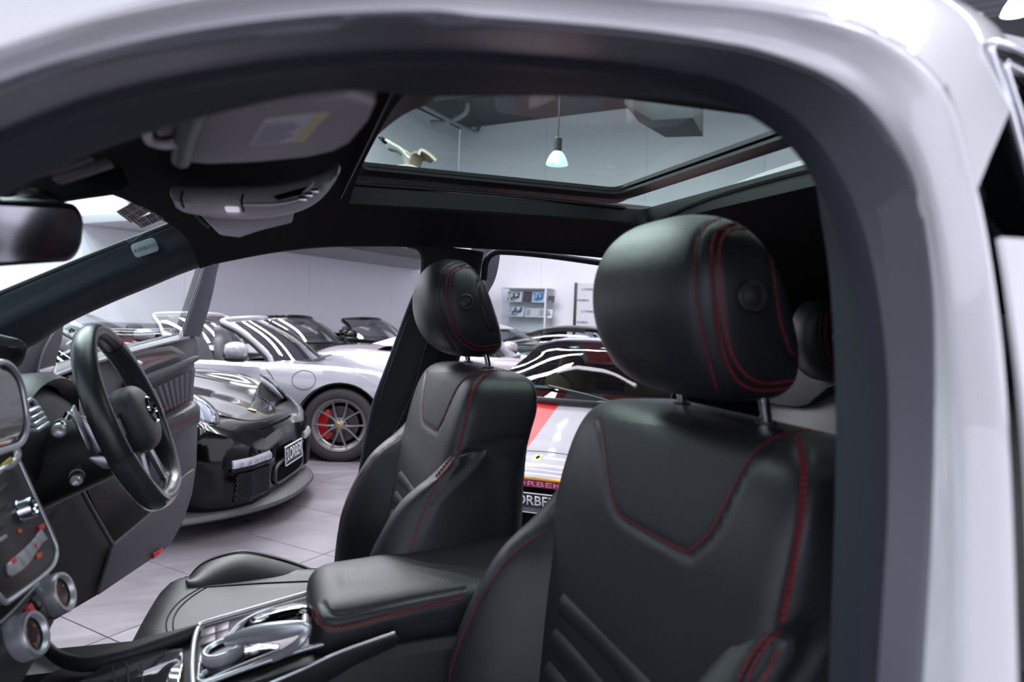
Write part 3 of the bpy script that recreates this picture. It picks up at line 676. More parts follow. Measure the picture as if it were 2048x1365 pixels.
# --- windscreen glass with stickers
wa, wb_, wc, wd = P(345, 446, Y=1.70), V((-1.02, 1.72, 1.02)), V((-1.02, .42, 1.02)), V((-.22, .50, 1.50))
wm = [[(wa.lerp(wb_, i/10)).lerp(wd.lerp(wc, i/10), j/10)+V((-.06*math.sin(math.pi*j/10), 0, .02*math.sin(math.pi*j/10))) for j in range(11)] for i in range(11)]
grid('windscreen', wm, m_wind, suv)
wn = (wb_-wa).cross(wd-wa).normalized()
def onws(x, y, off=.004): return PP(x, y, wa-wn*0, wn)*(1-off)+CAM*off
for pts, nm in (([(232, 424), (272, 401), (306, 420), (262, 446)], 1), ([(264, 442), (322, 420), (330, 437), (284, 457)], 1), ([(247, 398), (276, 391), (290, 404), (260, 412)], 0)):
    q = [onws(*p) for p in pts]
    prism('windscreen_sticker', q, wn*.0008, m_label if nm else m_wind, suv, 0, label='barcode sticker on the windscreen')
    if nm:
        bars = []
        for k in range(9):
            t0, t1 = k/9+.01, k/9+.01+(.085 if k % 3 else .05)
            for s0, s1 in ((.04, .46), (.54, .95)):
                def bl2(t, s): return q[0].lerp(q[1], t).lerp(q[3].lerp(q[2], t), s)
                bars.append(([bl2(t0, s0)*.999+CAM*.001, bl2(t1, s0)*.999+CAM*.001, bl2(t1, s1)*.999+CAM*.001, bl2(t0, s1)*.999+CAM*.001], [(0, 1, 2, 3)]))
        vs, fs = join(bars); mesh('barcode_print', vs, fs, m_sticker, suv, False)
tube('windscreen_seal', [P(-60, 612, Y=1.70), P(180, 512, Y=1.70), P(345, 447, Y=1.69)], .005, m_plastic_dark, suv, 6, n=12)
tube('windscreen_seal', [P(345, 447, Y=1.69), P(300, 420, Y=1.5), P(232, 382, Y=1.2)], .006, m_plastic_dark, suv, 6, n=10)
# header panel between windscreen and roof
hA = [P(348, 446, Y=1.70), P(300, 408, Y=1.45), P(235, 372, Y=1.20), P(110, 340, Y=.95), P(-60, 330, Y=.70)]
hB = [P(470, 420, Y=1.70), P(400, 372, Y=1.45), P(330, 330, Y=1.20), P(230, 290, Y=.95), P(60, 250, Y=.70)]
grid('header_trim', loft([[p+V((-.02, 0, .01)) for p in hA], hA, hB, [p+V((.02, 0, .03)) for p in hB]], 24, 8), m_head, suv, thick=.004)
prism('header_cover', [P(-60, 290, Y=.98), P(225, 300, Y=.98), P(252, 368, Y=.98), P(236, 381, Y=.98), P(98, 399, Y=.98), P(-60, 416, Y=.98)], V((0, .03, 0)), m_head, suv, .004)
pk = [P(96, 392, Y=1.05), P(250, 360, Y=1.2), P(272, 386, Y=1.22), P(214, 392, Y=1.18), P(120, 408, Y=1.06)]
prism('sensor_shroud', pk, V((-.012, 0, .012)), mat('shroud_grey', (72, 66, 72), .6), suv, .002)
prism('shroud_window', [P(200, 372, Y=1.1), P(240, 368, Y=1.15), P(252, 384, Y=1.16), P(212, 386, Y=1.12)], V((-.004, 0, .004)), mat('shroud_window', (92, 58, 64), .3), suv, .001)
# ================================================================ inside the open car
# ---- front seats
BK = [(.50, .25, .30, .50, .02), (.62, .25, .305, .52, .02), (.75, .25, .318, .535, .02), (.85, .25, .332, .545, .02), (.95, .25, .352, .546, .016), (1.05, .25, .38, .556, .010), (1.12, .252, .397, .570, .006), (1.165, .25, .410, .582, .004), (1.195, .243, .422, .584, .002), (1.215, .232, .434, .582, 0), (1.229, .212, .450, .574, 0), (1.237, .175, .470, .56, 0), (1.241, .10, .49, .54, 0)]
HR = [(1.262, .03, .47, .50, 0), (1.264, .07, .452, .52, 0), (1.272, .100, .428, .537, 0), (1.292, .122, .402, .545, 0), (1.325, .135, .381, .538, 0), (1.365, .139, .370, .523, 0), (1.405, .136, .371, .506, 0), (1.437, .124, .382, .488, 0), (1.457, .103, .396, .473, 0), (1.469, .075, .411, .460, 0), (1.474, .04, .425, .448, 0)]
SX, SY = 0, .725
def ringsec(z, w, xf, xb, c, n, pf, pb):
    out = []; xm = (xf+xb)/2
    for k in range(n):
        th = 2*math.pi*k/n; s = math.sin(th); cth = math.cos(th)
        if cth >= 0:
            d = (1-abs(s)**pf)**(1/pf) if abs(s) < 1 else 0; x = xm-(xm-xf)*d+c*math.cos(math.pi*s/2)*d
        else:
            d = (1-abs(s)**pb)**(1/pb) if abs(s) < 1 else 0; x = xm+(xb-xm)*d
        out.append(V((x, SY+w*math.copysign(abs(s)**.9, s), z)))
    return out
def body_rows(tab, nz, n, pf, pb):
    pts = [V((a[0], a[1], a[2])) for a in tab]; ext = [V((a[3], a[4], 0)) for a in tab]
    idx = cr([V((i, a[0]*18, a[1]*6)) for i, a in enumerate(tab)], nz)
    rows = []
    for q in idx:
        i = min(max(q.x, 0), len(tab)-1); j = min(int(i), len(tab)-2); t = i-j
        def g(k): 
            p0, p1, p2, p3 = tab[max(j-1, 0)][k], tab[j][k], tab[j+1][k], tab[min(j+2, len(tab)-1)][k]
            return .5*(2*p1+(p2-p0)*t+(2*p0-5*p1+4*p2-p3)*t*t+(3*p1-p0-3*p2+p3)*t**3)
        rows.append(ringsec(g(0), max(g(1), .002), g(2), g(3), g(4), n, pf, pb))
    return rows
class Surf:
    """a closed ring surface that can be pinched along seams before it becomes a mesh"""
    def __init__(s, rows):
        s.nr, s.nc = len(rows), len(rows[0]); s.v = [p for r_ in rows for p in r_]; s.f = gridf(s.nr, s.nc, True)+[tuple(reversed(range(s.nc))), tuple((s.nr-1)*s.nc+j for j in range(s.nc))]
        s.tree()
    def tree(s): s.bvh = BVHTree.FromPolygons(s.v, s.f)
    def hit(s, px, py, off=V((0, 0, 0))):
        o = CAM-off; h = s.bvh.ray_cast(o, ray(px, py).normalized()); 
        return (h[0], h[1] if h[1].dot(ray(px, py)) < 0 else -h[1]) if h[0] else None
    def path(s, pts, off=V((0, 0, 0)), step=5):
        q = cr([V((x, y, 0)) for x, y in pts], max(4, int(sum(math.dist(a, b) for a, b in zip(pts, pts[1:]))/step)))
        r_ = [s.hit(p.x, p.y, off) for p in q]; return [h for h in r_ if h]
    def groove(s, paths, rad=.006, dep=.004):
        import mathutils
        kd_n = sum(len(p) for p in paths); kd = mathutils.kdtree.KDTree(kd_n); i = 0; nn = []
        for p in paths:
            for a, b in p: kd.insert(a, i); nn.append(b); i += 1
        kd.balance()
        for k, v in enumerate(s.v):
            c, j, d = kd.find(v)
            if d < rad*2.5: s.v[k] = v-nn[j]*dep*math.exp(-(d/rad)**2)
        s.tree()
    def build(s, name, m, parent): return mesh(name, s.v, s.f, m, parent, True, ang=None)
def stitches(name, paths, parent, L=.0045, w=.0009, gap=.0025, m=m_thread, lift=.0006):
    parts = []
    for p in paths:
        if len(p) < 3: continue
        pos = [a+n*lift for a, n in p]; acc = 0; i = 0; Ls = [0]
        for a, b in zip(pos, pos[1:]): Ls.append(Ls[-1]+(b-a).length)
        s = 0
        def at(s_):
            for k in range(len(Ls)-1):
                if Ls[k+1] >= s_: t = (s_-Ls[k])/max(Ls[k+1]-Ls[k], 1e-9); return pos[k].lerp(pos[k+1], t), p[k][1]
            return pos[-1], p[-1][1]
        while s+L < Ls[-1]:
            a, n = at(s); b, _ = at(s+L); d = (b-a)
            if d.length > L*.3 and d.length < L*1.6:
                d.normalize(); side = d.cross(n).normalized(); parts.append(boxm((a+b)/2, L/2, w, w*.8, (d, side, n)))
            s += L+gap
    if parts:
        vs, fs = join(parts); return mesh(name, vs, fs, m, parent, False)
near_off, far_off = V((0, 0, 0)), V((-.10, .775, 0))
seat = thing('car_seat', 'nearest black leather front seat with red stitching, cut off by the right door frame', 'car seat', (.43, .725, .36), group='front seats')
bk = Surf(body_rows(BK, 170, 176, 7, 9))
hr = Surf(body_rows(HR, 100, 130, 2.5, 5))
# seams on the backrest, read off the near seat
VP = [(1196, 838), (1204, 880), (1210, 930), (1217, 980), (1226, 1012), (1242, 1038), (1300, 1073), (1372, 1110), (1384, 1108), (1425, 1070), (1460, 1005), (1487, 950), (1520, 905), (1560, 880), (1605, 868), (1665, 872)]
PPG = [(1598, 872), (1608, 905), (1612, 945), (1608, 1010), (1598, 1090), (1583, 1170), (1566, 1250)]
bp1, bp2 = bk.path(VP), bk.path(PPG)
# shoulder side seams seen on the far seat
FS1 = [(905, 935), (925, 912), (985, 890), (1053, 876)]
FS2 = [(1020, 742), (1005, 790), (985, 850), (960, 888), (925, 912)]
fp1 = bk.path(FS1, far_off, 4); fp2 = bk.path(FS2, far_off, 4)
bk.groove([bp1], .0045, .0035); bk.groove([bp2], .004, .003); bk.groove([fp1], .005, .004)
vpoly = [(a.y, a.z) for a, n in bp1]
def inpoly(y, z):
    c = False; j = len(vpoly)-1
    for i in range(len(vpoly)):
        (yi, zi), (yj, zj) = vpoly[i], vpoly[j]
        if (zi > z) != (zj > z) and y < (yj-yi)*(z-zi)/(zj-zi)+yi: c = not c
        j = i
    return c
back = mesh('backrest', bk.v, bk.f, [m_leather, m_leather_in], seat)
for p_ in back.data.polygons:
    c_ = p_.center+seat.location
    if c_.x < .50 and inpoly(c_.y, c_.z): p_.material_index = 1
# upper insert: slightly proud smoother leather panel inside the V seam
stitches('stitching', [[(a+(V((0, 0, .0))), n) for a, n in bk.path([(x+(4 if x < 1380 else -5), y-5) for x, y in VP])]], back, .0042, .0008, .0022)
stitches('stitching', [bk.path(PPG), bk.path([(x-8, y+2) for x, y in PPG])], back, .005, .0011, .002)
# pleats at the middle of the backrest
parts = []
pl = []
for k in range(8):
    z = .955-k*.047; xf = interp([(a[0], a[2]) for a in BK], z); rows = []
    w = .125
    sec = []
    for i in range(9):
        u = -w+2*w*i/8; c = .02*math.cos(math.pi*u/.5)
        sec.append((u, xf+c))
    rr = []
    for j in range(7):
        t = j/6; zz = z-.0225+.045*t; bul = .010*math.sin(math.pi*t)**.6
        rr.append([V((x-bul+.004+(z-zz)*-.13*0, SY+u, zz)) for u, x in sec])
    o = grid('pleat', rr, m_leather, back, thick=.006, toward=V((-2, SY, z)))
# side bolsters
BO = [(1.075, .215, .402, .248, .42), (1.062, .205, .392, .258, .42), (1.045, .195, .372, .264, .42), (1.02, .182, .338, .270, .42), (.985, .168, .304, .276, .42), (.92, .152, .268, .285, .42), (.855, .14, .244, .29, .42), (.80, .135, .234, .29, .42), (.70, .13, .226, .29, .42), (.60, .13, .222, .285, .42), (.50, .135, .225, .275, .42)]
def bolster(sgn):
    ns = crk([V((a[0], a[1], a[2])) for a in BO], 7); n2 = crk([V((a[3], a[4], 0)) for a in BO], 7); rows = []
    for p, q in zip(ns, n2):
        z, ui, xr = p; uo, xb = q.x, q.y; xf = interp([(a[0], a[2]) for a in BK], z)+.016
        mu = ui+(uo-ui)*.62
        sec = [(xf+.03, ui-.01), (xf+.004, ui+.0), (xf-.55*(xf-xr), ui+(uo-ui)*.22), (xr+.006, mu-.022), (xr, mu), (xr+.010, mu+.026), (xr+.045, uo), (max(xb-.03, xr+.07), uo+.002), (xb+.06, uo-.008), (xb+.115, uo-.018), (xb+.135, ui+.02)]
        if sgn > 0: pass
        sl_ = max(0, min(1, (z-.92)/.14)); rows.append([V((x.x, SY+sgn*x.y, z+.20*sl_*max(0, x.x-.36))) for x in cr([V((a, b, 0)) for a, b in sec], 60, True)])
    return rows
b_far = Surf(bolster(1)); b_near = Surf(bolster(-1))
BL1 = [(1088, 1058), (1040, 1090), (1000, 1130), (960, 1190), (925, 1260), (903, 1320), (892, 1375)]
b1 = b_far.path(BL1); b_far.groove([b1], .004, .003)
o = b_far.build('side_bolster', m_leather, seat); stitches('stitching', [b_far.path([(x+5, y+3) for x, y in BL1])], o, .0045, .0008, .0022)
BN = [(1562, 1262), (1530, 1300), (1508, 1335), (1494, 1372)]
BN2 = [(1546, 1262), (1512, 1300), (1488, 1340), (1474, 1372)]; BN3 = [(1440, 1330), (1415, 1350), (1400, 1372)]
b2 = b_near.path([(1552, 1262), (1520, 1300), (1497, 1338), (1484, 1372)])
# far-seat view of the near bolster: the long front edge seam
NB = [(910, 925), (875, 975), (850, 1030), (828, 1090), (815, 1130)]
b3 = b_near.path(NB, far_off, 4)
b_near.groove([b2, b3], .004, .003)
o = b_near.build('side_bolster', m_leather, seat); stitches('stitching', [b_near.path(BN), b_near.path(BN2), b_near.path([(x-5, y) for x, y in NB], far_off, 4)], o, .005, .0011, .002)
# rear shell of the seat
rows = []
for z in [.5+.045*i for i in range(16)]:
    xb = interp([(a[0], a[3]) for a in BK], z); w = interp([(a[0], a[1]) for a in BK], z)-.012
    rows.append([V((xb+.012*(1-(u/w)**4)-.02*(abs(u)/w)**6+.004, SY+u, z)) for u in [w*math.sin(math.pi/2*k/12) for k in range(-12, 13)]])
grid('seat_shell', rows, m_plastic_dark, seat, thick=.006, toward=V((3, SY, 1)))
# headrest
HL1 = [(1451, 433), (1418, 448), (1400, 473), (1391, 510), (1390, 565), (1396, 620), (1411, 693), (1429, 762), (1433, 782)]
HL2 = [(1502, 452), (1466, 448), (1437, 462), (1425, 488), (1423, 528), (1427, 583), (1436, 656), (1451, 718), (1473, 759), (1502, 777), (1531, 781), (1568, 777), (1592, 770)]
HL3 = [(1492, 459), (1469, 458), (1450, 471), (1440, 492), (1438, 528), (1442, 583), (1451, 656), (1466, 711), (1488, 745), (1512, 762), (1546, 767), (1590, 759)]
HL4 = [(1537, 512), (1544, 560), (1556, 640), (1571, 690), (1584, 712), (1594, 716)]
h1, h2, h3, h4 = [hr.path(q, step=4) for q in (HL1, HL2, HL3, HL4)]
hm = hr.path([((a[0]+b[0])/2, (a[1]+b[1])/2) for a, b in zip(HL2, HL3)], step=4)
hr.groove([hm], .003, .0025); hr.groove([h4], .004, .004); hr.groove([hr.path([(x-3, y) for x, y in HL1])], .003, .002)
head = hr.build('headrest', m_leather, seat)
stitches('stitching', [hr.path(HL1)], head, .0045, .0008, .002); stitches('stitching', [hr.path(HL2), hr.path(HL3)], head, .0045, .0012, .0016); stitches('stitching', [hr.path([(x+4, y) for x, y in HL4])], head, .0045, .0008, .002)
hb = hr.hit(1499, 593)
if hb:
    c = hb[0]; n = V((-.08, -1, .05)).normalized()
    lathe('release_button', [(0, .0075), (.0085, .0075), (.0102, .0062), (.0112, .0062), (.0122, .0085), (.0150, .0085), (.0165, .007), (.0172, -.004)], c, n, mat('button_black', (40, 40, 44), .45), head, 32)
for u in (-.09, .083):
    tube('headrest_post', [V((.515, SY+u, 1.20)), V((.514, SY+u, 1.25)), V((.495, SY+u, 1.31))], .0062, m_chrome, seat, 12, n=8)
    lathe('post_socket', [(0, .012), (.011, .012), (.014, .006), (.015, -.01)], V((.515, SY+u, 1.232)), (-.05, 0, 1), m_plastic, seat, 20)
# cushion: base, front roll and two bolsters
def cush_rows(sgn=0):
    rows = []
    for x in [-.175+.50*i/26 for i in range(27)]:
        t = (x+.175)/.50; f = max(0, 1-t/.12); zt = .724-.025*t-.07*f**2; out = []
        for k in range(33):
            u = -.27+.54*k/32; a = abs(u)/.27
            bsc = .25 if u > 0 else 1.0
            k_ = min(1, max(0, (t-.16)/.34)); k_ = k_*k_*(3-2*k_)
            bol = .058*bsc*k_*(1-.55*max(0, (t-.42)/.58))*min(1, max(0, (a-.56)/.20))**1.2*(1 if a < .86 else 1-((a-.86)/.14)**2*.55); edge = .075*max(0, (a-.84)/.16)**2
            out.append(V((x-.02*math.cos(a*math.pi/2)*f, SY+u, zt+bol-edge)))
        rows.append(out)
    return rows
cr_ = cush_rows(); top = cr_; bot = [[V((p.x, p.y, .52)) for p in r_] for r_ in cr_]
bm = bmesh.new(); tv = [[bm.verts.new(p) for p in r_] for r_ in top]; bvv = [[bm.verts.new(p) for p in r_] for r_ in bot]
nr, nc = len(top), len(top[0])
for i in range(nr-1):
    for j in range(nc-1): bm.faces.new((tv[i][j], tv[i][j+1], tv[i+1][j+1], tv[i+1][j])); bm.faces.new((bvv[i][j], bvv[i+1][j], bvv[i+1][j+1], bvv[i][j+1]))
for i in range(nr-1):
    for j in (0, nc-1): bm.faces.new((tv[i][j], tv[i+1][j], bvv[i+1][j], bvv[i][j]))
for j in range(nc-1):
    for i in (0, nr-1): bm.faces.new((tv[i][j], tv[i][j+1], bvv[i][j+1], bvv[i][j]))
bmesh.ops.smooth_vert(bm, verts=bm.verts, factor=.5, use_axis_x=True, use_axis_y=True, use_axis_z=True)
cush = bmo('seat_cushion', bm, m_leather, seat, ang=70)
# pipings laid on the cushion
cbv = BVHTree.FromPolygons([v.co+seat.location for v in cush.data.vertices], [tuple(p.vertices) for p in cush.data.polygons])
def oncush(x, u):
    hq = cbv.ray_cast(V((x, SY+u, 1.2)), V((0, 0, -1))); return hq[0]+V((0, 0, .0006)) if hq[0] else V((x, SY+u, .72))
for d_ in (0, .012): tube('seam_piping', cr([oncush(-.10-d_+.045*(abs(u)/.15)**2, u) for u in [-.15+.02*i for i in range(16)]], 40), .0016, m_seam, cush, 6)
for sg in (-1, 1):
    tube('seam_piping', cr([oncush(x, sg*(.150+.012*math.sin((x+.09)*6))) for x in [-.085+.03*i for i in range(12)]], 40), .0018, m_seam, cush, 6)
    tube('seam_piping', cr([oncush(x, sg*(.240-.03*((x-.05)/.2)**2)) for x in [-.11+.03*i for i in range(12)]], 40), .0016, m_seam, cush, 6)
TB = [(372, 1164), (398, 1133), (440, 1113), (490, 1104), (550, 1116), (600, 1132), (650, 1152), (720, 1180)]
BB = [(376, 1166), (410, 1182), (452, 1196), (497, 1208), (556, 1214), (610, 1216), (660, 1216), (720, 1216)]
tb_ = [p-far_off for p in PY(TB, 1.745)]; bb_2 = [p-far_off for p in PY(BB, 1.655)]
cb_rows = [[V((p.x, p.y+.045, .60)) for p in tb_], [p+V((0, .045, -.05)) for p in tb_], [p+V((0, .030, -.008)) for p in tb_], tb_, [p.lerp(q, .22)+V((0, -.022, .008)) for p, q in zip(tb_, bb_2)], [p.lerp(q, .6)+V((0, -.018, .012)) for p, q in zip(tb_, bb_2)], bb_2, [p+V((0, -.004, -.03)) for p in bb_2]]
cbo = grid('cushion_bolster', loft(cb_rows, 40, 30), m_leather, seat, thick=.006, toward=V((0, .5, 1.5)))
tube('seam_piping', [p+V((0, -.006, .0015)) for p in cr(tb_, 40)], .0018, m_seam, cbo, 6)
box('seat_base', V((.06, SY, .44)), .24, .2, .08, m_plastic_dark, seat, .02)
def copy_tree(o, parent=None):
    c = o.copy(); COL.objects.link(c)
    if parent: c.parent = parent
    for ch in list(o.children): copy_tree(ch, c)
    return c
s2 = copy_tree(seat); s2.location = seat.location+far_off; s2['label'] = 'farther black leather front seat with red stitching, behind the steering wheel'
# ---- rear seats
RSO = V((1.02, .725+.05, -.055))
def rear_seat(label, xo, yo, dz):
    t = thing('rear_seat', label, 'car seat', (xo+.45, yo, .36), group='rear seats')
    o = V((xo, yo-SY, dz))
    q_ = lambda p: V((p.x, SY+(p.y-SY)*.42, p.z))+o
    h = mesh('headrest', [q_(p) for p in hr.v], hr.f, m_leather, t)
    c = q_(hb[0]); lathe('release_button', [(0, .0085), (.009, .0085), (.0112, .0062), (.0126, .0095), (.0155, .0095), (.0172, -.004)], c, V((-.08, -1, .05)), mat('rear_button', (130, 130, 138), .3, metal=.5), h, 24)
    stitches('stitching', [[(q_(a), n) for a, n in p] for p in (h2, h3)], h, .0045, .0012, .0016)
    for u in (-.03, .03): tube('headrest_post', [V((.515, SY+u, 1.22))+o, V((.49, SY+u, 1.31))+o], .0062, m_chrome, t, 10)
    return t
rear_seat('rear seat headrest with chrome button, seen past the near front headrest', .885, 1.45, -.045)
rb = thing('rear_bench', 'dark rear bench backrest with leather inserts coloured a lit grey behind the near seat', 'car seat', (1.4, 1.11, .4))
rows = []
for z, x in ((.5, 1.22), (.75, 1.28), (1.0, 1.36), (1.15, 1.41), (1.225, 1.44), (1.245, 1.47), (1.25, 1.52)):
    rows.append([V((x+.03*math.cos((y-1.11)/.66*math.pi*1.5), y, z-.02*abs(y-1.11)**2)) for y in [.48+.042*i for i in range(31)]])
bb = grid('bench_backrest', loft_keep(rows, 22), m_lit_leather, rb, thick=.05, toward=V((0, 1.11, 1)))
pn = [P(1560, 812, X=1.395), P(1660, 812, X=1.395), P(1650, 790, X=1.42), P(1470, 775, X=1.42), P(1500, 802, X=1.40)]
q = [P(1395, 790, X=1.36), P(1480, 796, X=1.36), P(1560, 812, X=1.36), P(1612, 812, X=1.36), P(1650, 780, X=1.36), P(1690, 760, X=1.36), P(1690, 735, X=1.38), P(1395, 735, X=1.38)]
prism('upper_panel', cr(q, 40, True), V((.05, 0, 0)), m_leather_in, rb, .006)
box('bench_cushion', V((1.15, 1.11, .66)), .27, .62, .09, m_lit_leather, rb, .05, seg=4)
# ---- steering wheel
WC, WN = V((-.285, 1.50, 1.125)), V((.92, 0, .392)).normalized(); WU = V((-.392, 0, .92)).normalized(); WY = V((0, 1, 0))
sw = thing('steering_wheel', 'black leather steering wheel with silver lower spoke behind the dashboard stalks', 'steering wheel', tuple(WC))
m_rimL = leather('wheel_leather', (40, 42, 44), .32); m_rimG = mat('wheel_gloss_leather', (52, 58, 60), .22, coat=.4)
rp = []
for k in range(72):
    a = 2*math.pi*k/72; rr_ = .181; y, u = rr_*math.cos(a), rr_*math.sin(a)
    if u < -.155: u = -.155-(u+.155)*-.45
    rp.append(WC+WY*y+WU*u)
vs, fs = [], []
T, N = frames(rp, True)
for i, p in enumerate(rp):
    out = (p-WC).normalized(); 
    for j in range(16):
        a = 2*math.pi*j/16; vs.append(p+out*math.cos(a)*.0165+WN*math.sin(a)*.0215)
fs = gridf(72, 16, True, True)
rim = mesh('rim', vs, fs, m_rimL, sw)
seg = [i for i in range(72) if 40*72/360 < i < 112*72/360]
def rimsec(i0, i1, rad, m, nm):
    vs = []
    for i in range(i0, i1):
        p = rp[i % 72]; out = (p-WC).normalized(); sc = 1.0 if i0 < i < i1-1 else .97
        for j in range(16):
            a = 2*math.pi*j/16; vs.append(p+out*math.cos(a)*(.0165+rad)*sc+WN*math.sin(a)*(.0215+rad)*sc)
    return mesh(nm, vs, gridf(i1-i0, 16, True), m, rim)
rimsec(39, 60, .0016, m_rimG, 'grip_cover')
rimsec(-2, 12, .0016, m_rimG, 'grip_cover')
ell('airbag_pad', WC+WN*.006-WU*.005, (WY, WU, WN), (.072, .067, .034), mat('airbag_pad', (66, 64, 70), .55), sw, 36, 18, p=.75)
# star emblem on the pad
pc = WC+WN*.040+WU*.002
lathe('emblem_ring', [(.0245, 0), (.0265, .003), (.0285, 0), (.0265, -.002), (.0245, 0)], pc, WN, m_chrome, sw, 36)
prts = []
for k in range(3):
    a = R(90+120*k); d = WY*math.cos(a)+WU*math.sin(a); s = WN.cross(d)
    prts.append(([pc+WN*.004, pc+d*.025, pc+s*.004-d*.0025, pc-s*.004-d*.0025, pc-WN*.001], [(0, 3, 1), (0, 1, 2), (4, 1, 3), (4, 2, 1), (0, 2, 4), (0, 4, 3)]))
vs, fs = join(prts); mesh('emblem_star', vs, fs, m_chrome, sw, False)
m_spoke = mat('spoke_silver', (176, 178, 188), .3, metal=.8)
for s in (-1, 1):
    sp = [WC+WY*s*.060+WU*.022+WN*.004, WC+WY*s*.120+WU*.020-WN*.002, WC+WY*s*.166+WU*.015-WN*.004, WC+WY*s*.166-WU*.030-WN*.004, WC+WY*s*.115-WU*.032-WN*.002, WC+WY*s*.060-WU*.030+WN*.004]
    prism('spoke', sp, -WN*.014, m_plastic_dark, sw, .004)
    kp = [WC+WY*s*.088+WU*.014+WN*.004, WC+WY*s*.142+WU*.012+WN*.001, WC+WY*s*.142-WU*.018+WN*.001, WC+WY*s*.088-WU*.020+WN*.004]
    prism('thumb_keys', kp, -WN*.006, m_spoke, sw, .003)
    lo = [WC+WY*s*.018-WU*.060+WN*.002, WC+WY*s*.042-WU*.054+WN*.002, WC+WY*s*.090-WU*.135-WN*.002, WC+WY*s*.060-WU*.150-WN*.002]
    prism('lower_spoke', lo, -WN*.010, m_spoke, sw, .003)
    pd = [WC+WY*s*.080+WU*.065-WN*.055, WC+WY*s*.125+WU*.058-WN*.050, WC+WY*s*.135+WU*.020-WN*.048, WC+WY*s*.130-WU*.018-WN*.050, WC+WY*s*.098-WU*.012-WN*.055]
    prism('shift_paddle', pd, -WN*.005, m_spoke, sw, .002)
prism('spoke_bar', [P(172, 918, Y=1.37), P(184, 914, Y=1.37), P(244, 917, Y=1.37), P(256, 938, Y=1.37), P(204, 939, Y=1.37)], V((.004, .012, 0)), m_spoke, sw, .003)
prism('shift_paddle', [P(158, 832, Y=1.40), P(168, 836, Y=1.40), P(186, 858, Y=1.40), P(205, 902, Y=1.40), P(192, 911, Y=1.40), P(176, 880, Y=1.40)], V((.003, .008, 0)), m_spoke, sw, .002)
# column shroud and stalks
col = thing('steering_column', 'black steering column shroud with two stalks pointing at the camera', 'steering column', tuple(WC-WN*.12))
rows = []
for h, r1_ in ((.018, .050), (.03, .066), (.05, .074), (.10, .078), (.16, .082), (.24, .088), (.30, .09)):
    rows.append([WC-WN*h+WU*(-.028)+WY*r1_*math.copysign(abs(math.cos(a))**.8, math.cos(a))+WU*r1_*.88*math.copysign(abs(math.sin(a))**.8, math.sin(a)) for a in [2*math.pi*k/36 for k in range(36)]])
grid('shroud', rows, m_plastic_dark, col, cu=True, caps=True)
for (px, py, yt, L, r1_, lab) in ((118, 862, 1.285, .17, .0125, 'upper stalk'), (152, 962, 1.315, .15, .0105, 'lower stalk')):
    tip = P(px, py, Y=yt); b_ = V((tip.x-.03, 1.455, tip.z+.005)); d = (tip-b_).normalized()
    lathe('stalk', [(0, -.13), (r1_*.8, -.13), (r1_*.8, -.055), (r1_, -.05), (r1_, -.004), (r1_*.9, 0)], tip, d, m_gloss, col, 24, label=lab)
    lathe('stalk_tip', [(r1_*.9, -.004), (r1_*.86, .003), (r1_*.6, .0055), (r1_*.35, .003), (0, .0025)], tip, d, m_satin, col, 24)
    lathe('stalk_ring', [(r1_*.9, -.036), (r1_*1.12, -.035), (r1_*1.12, -.031), (r1_*.9, -.030)], tip, d, mat('stalk_mark', (130, 140, 132), .5), col, 24)
# ---- dashboard
dash = thing('dashboard', 'black dashboard with centre stack at the lower left corner', 'dashboard', (-.5, 1.11, .7))
DZ = lambda y: 1.0
rows = []
for y in [.40+.034*i for i in range(43)]:
    hump = .055*math.exp(-((y-1.50)/.17)**2)
    cs = [(-.72, 1.02), (-.66, 1.10), (-.56, 1.135+hump), (-.46, 1.125+hump), (-.425, 1.09+hump*.6), (-.425, 1.03), (-.48, .985), (-.58, .95), (-.64, .85), (-.68, .70), (-.70, .55)]
    rows.append(cr([V((a, y, b)) for a, b in cs], 40))
grid('dash_body', rows, m_plastic, dash, thick=.01, toward=V((0, 1.1, 1.4)))
# instrument hood in front of the wheel
hood = []
for t in range(13):
    a = math.pi*t/12; hood.append(V((0, 1.50-.165*math.cos(a), 1.12+.085*math.sin(a)**.7)))
grid('instrument_hood', [[p+V((-.52, 0, 0)) for p in hood], [p+V((-.44, 0, .008)) for p in hood], [p+V((-.415, 0, -.004)) for p in hood], [V((-.44, 1.50+(p.y-1.50)*.86, 1.115+(p.z-1.115)*.8)) for p in hood]], m_plastic, dash, thick=.008)
# display tablet
tb = P(36, 805, Y=1.10); tc_ = V((tb.x-.006, 1.10-.125, tb.z+.005))
ta, tn = V((.10, .99, -.03)).normalized(), V((.97, -.14, .18)).normalized(); tu = tn.cross(ta).normalized()
if tu.z < 0: tu = -tu
scr = thing('display_screen', 'rounded display with silver rim standing on the dashboard at the left edge', 'screen', tuple(tc_))
prism('display_housing', rrect(tc_, ta, tu, .125, .057, .045, 8), -tn*.016, m_gloss, scr, .005)
vs, fs = tubemesh(rrect(tc_+tn*.002, ta, tu, .124, .056, .044, 8), .0042, 8, True); mesh('display_rim', vs, fs, m_satin, scr)
prism('display_glass', rrect(tc_+tn*.002, ta, tu, .112, .045, .034, 8), tn*.001, mat('display_glass', (66, 56, 58), .12, coat=.6), scr, 0)
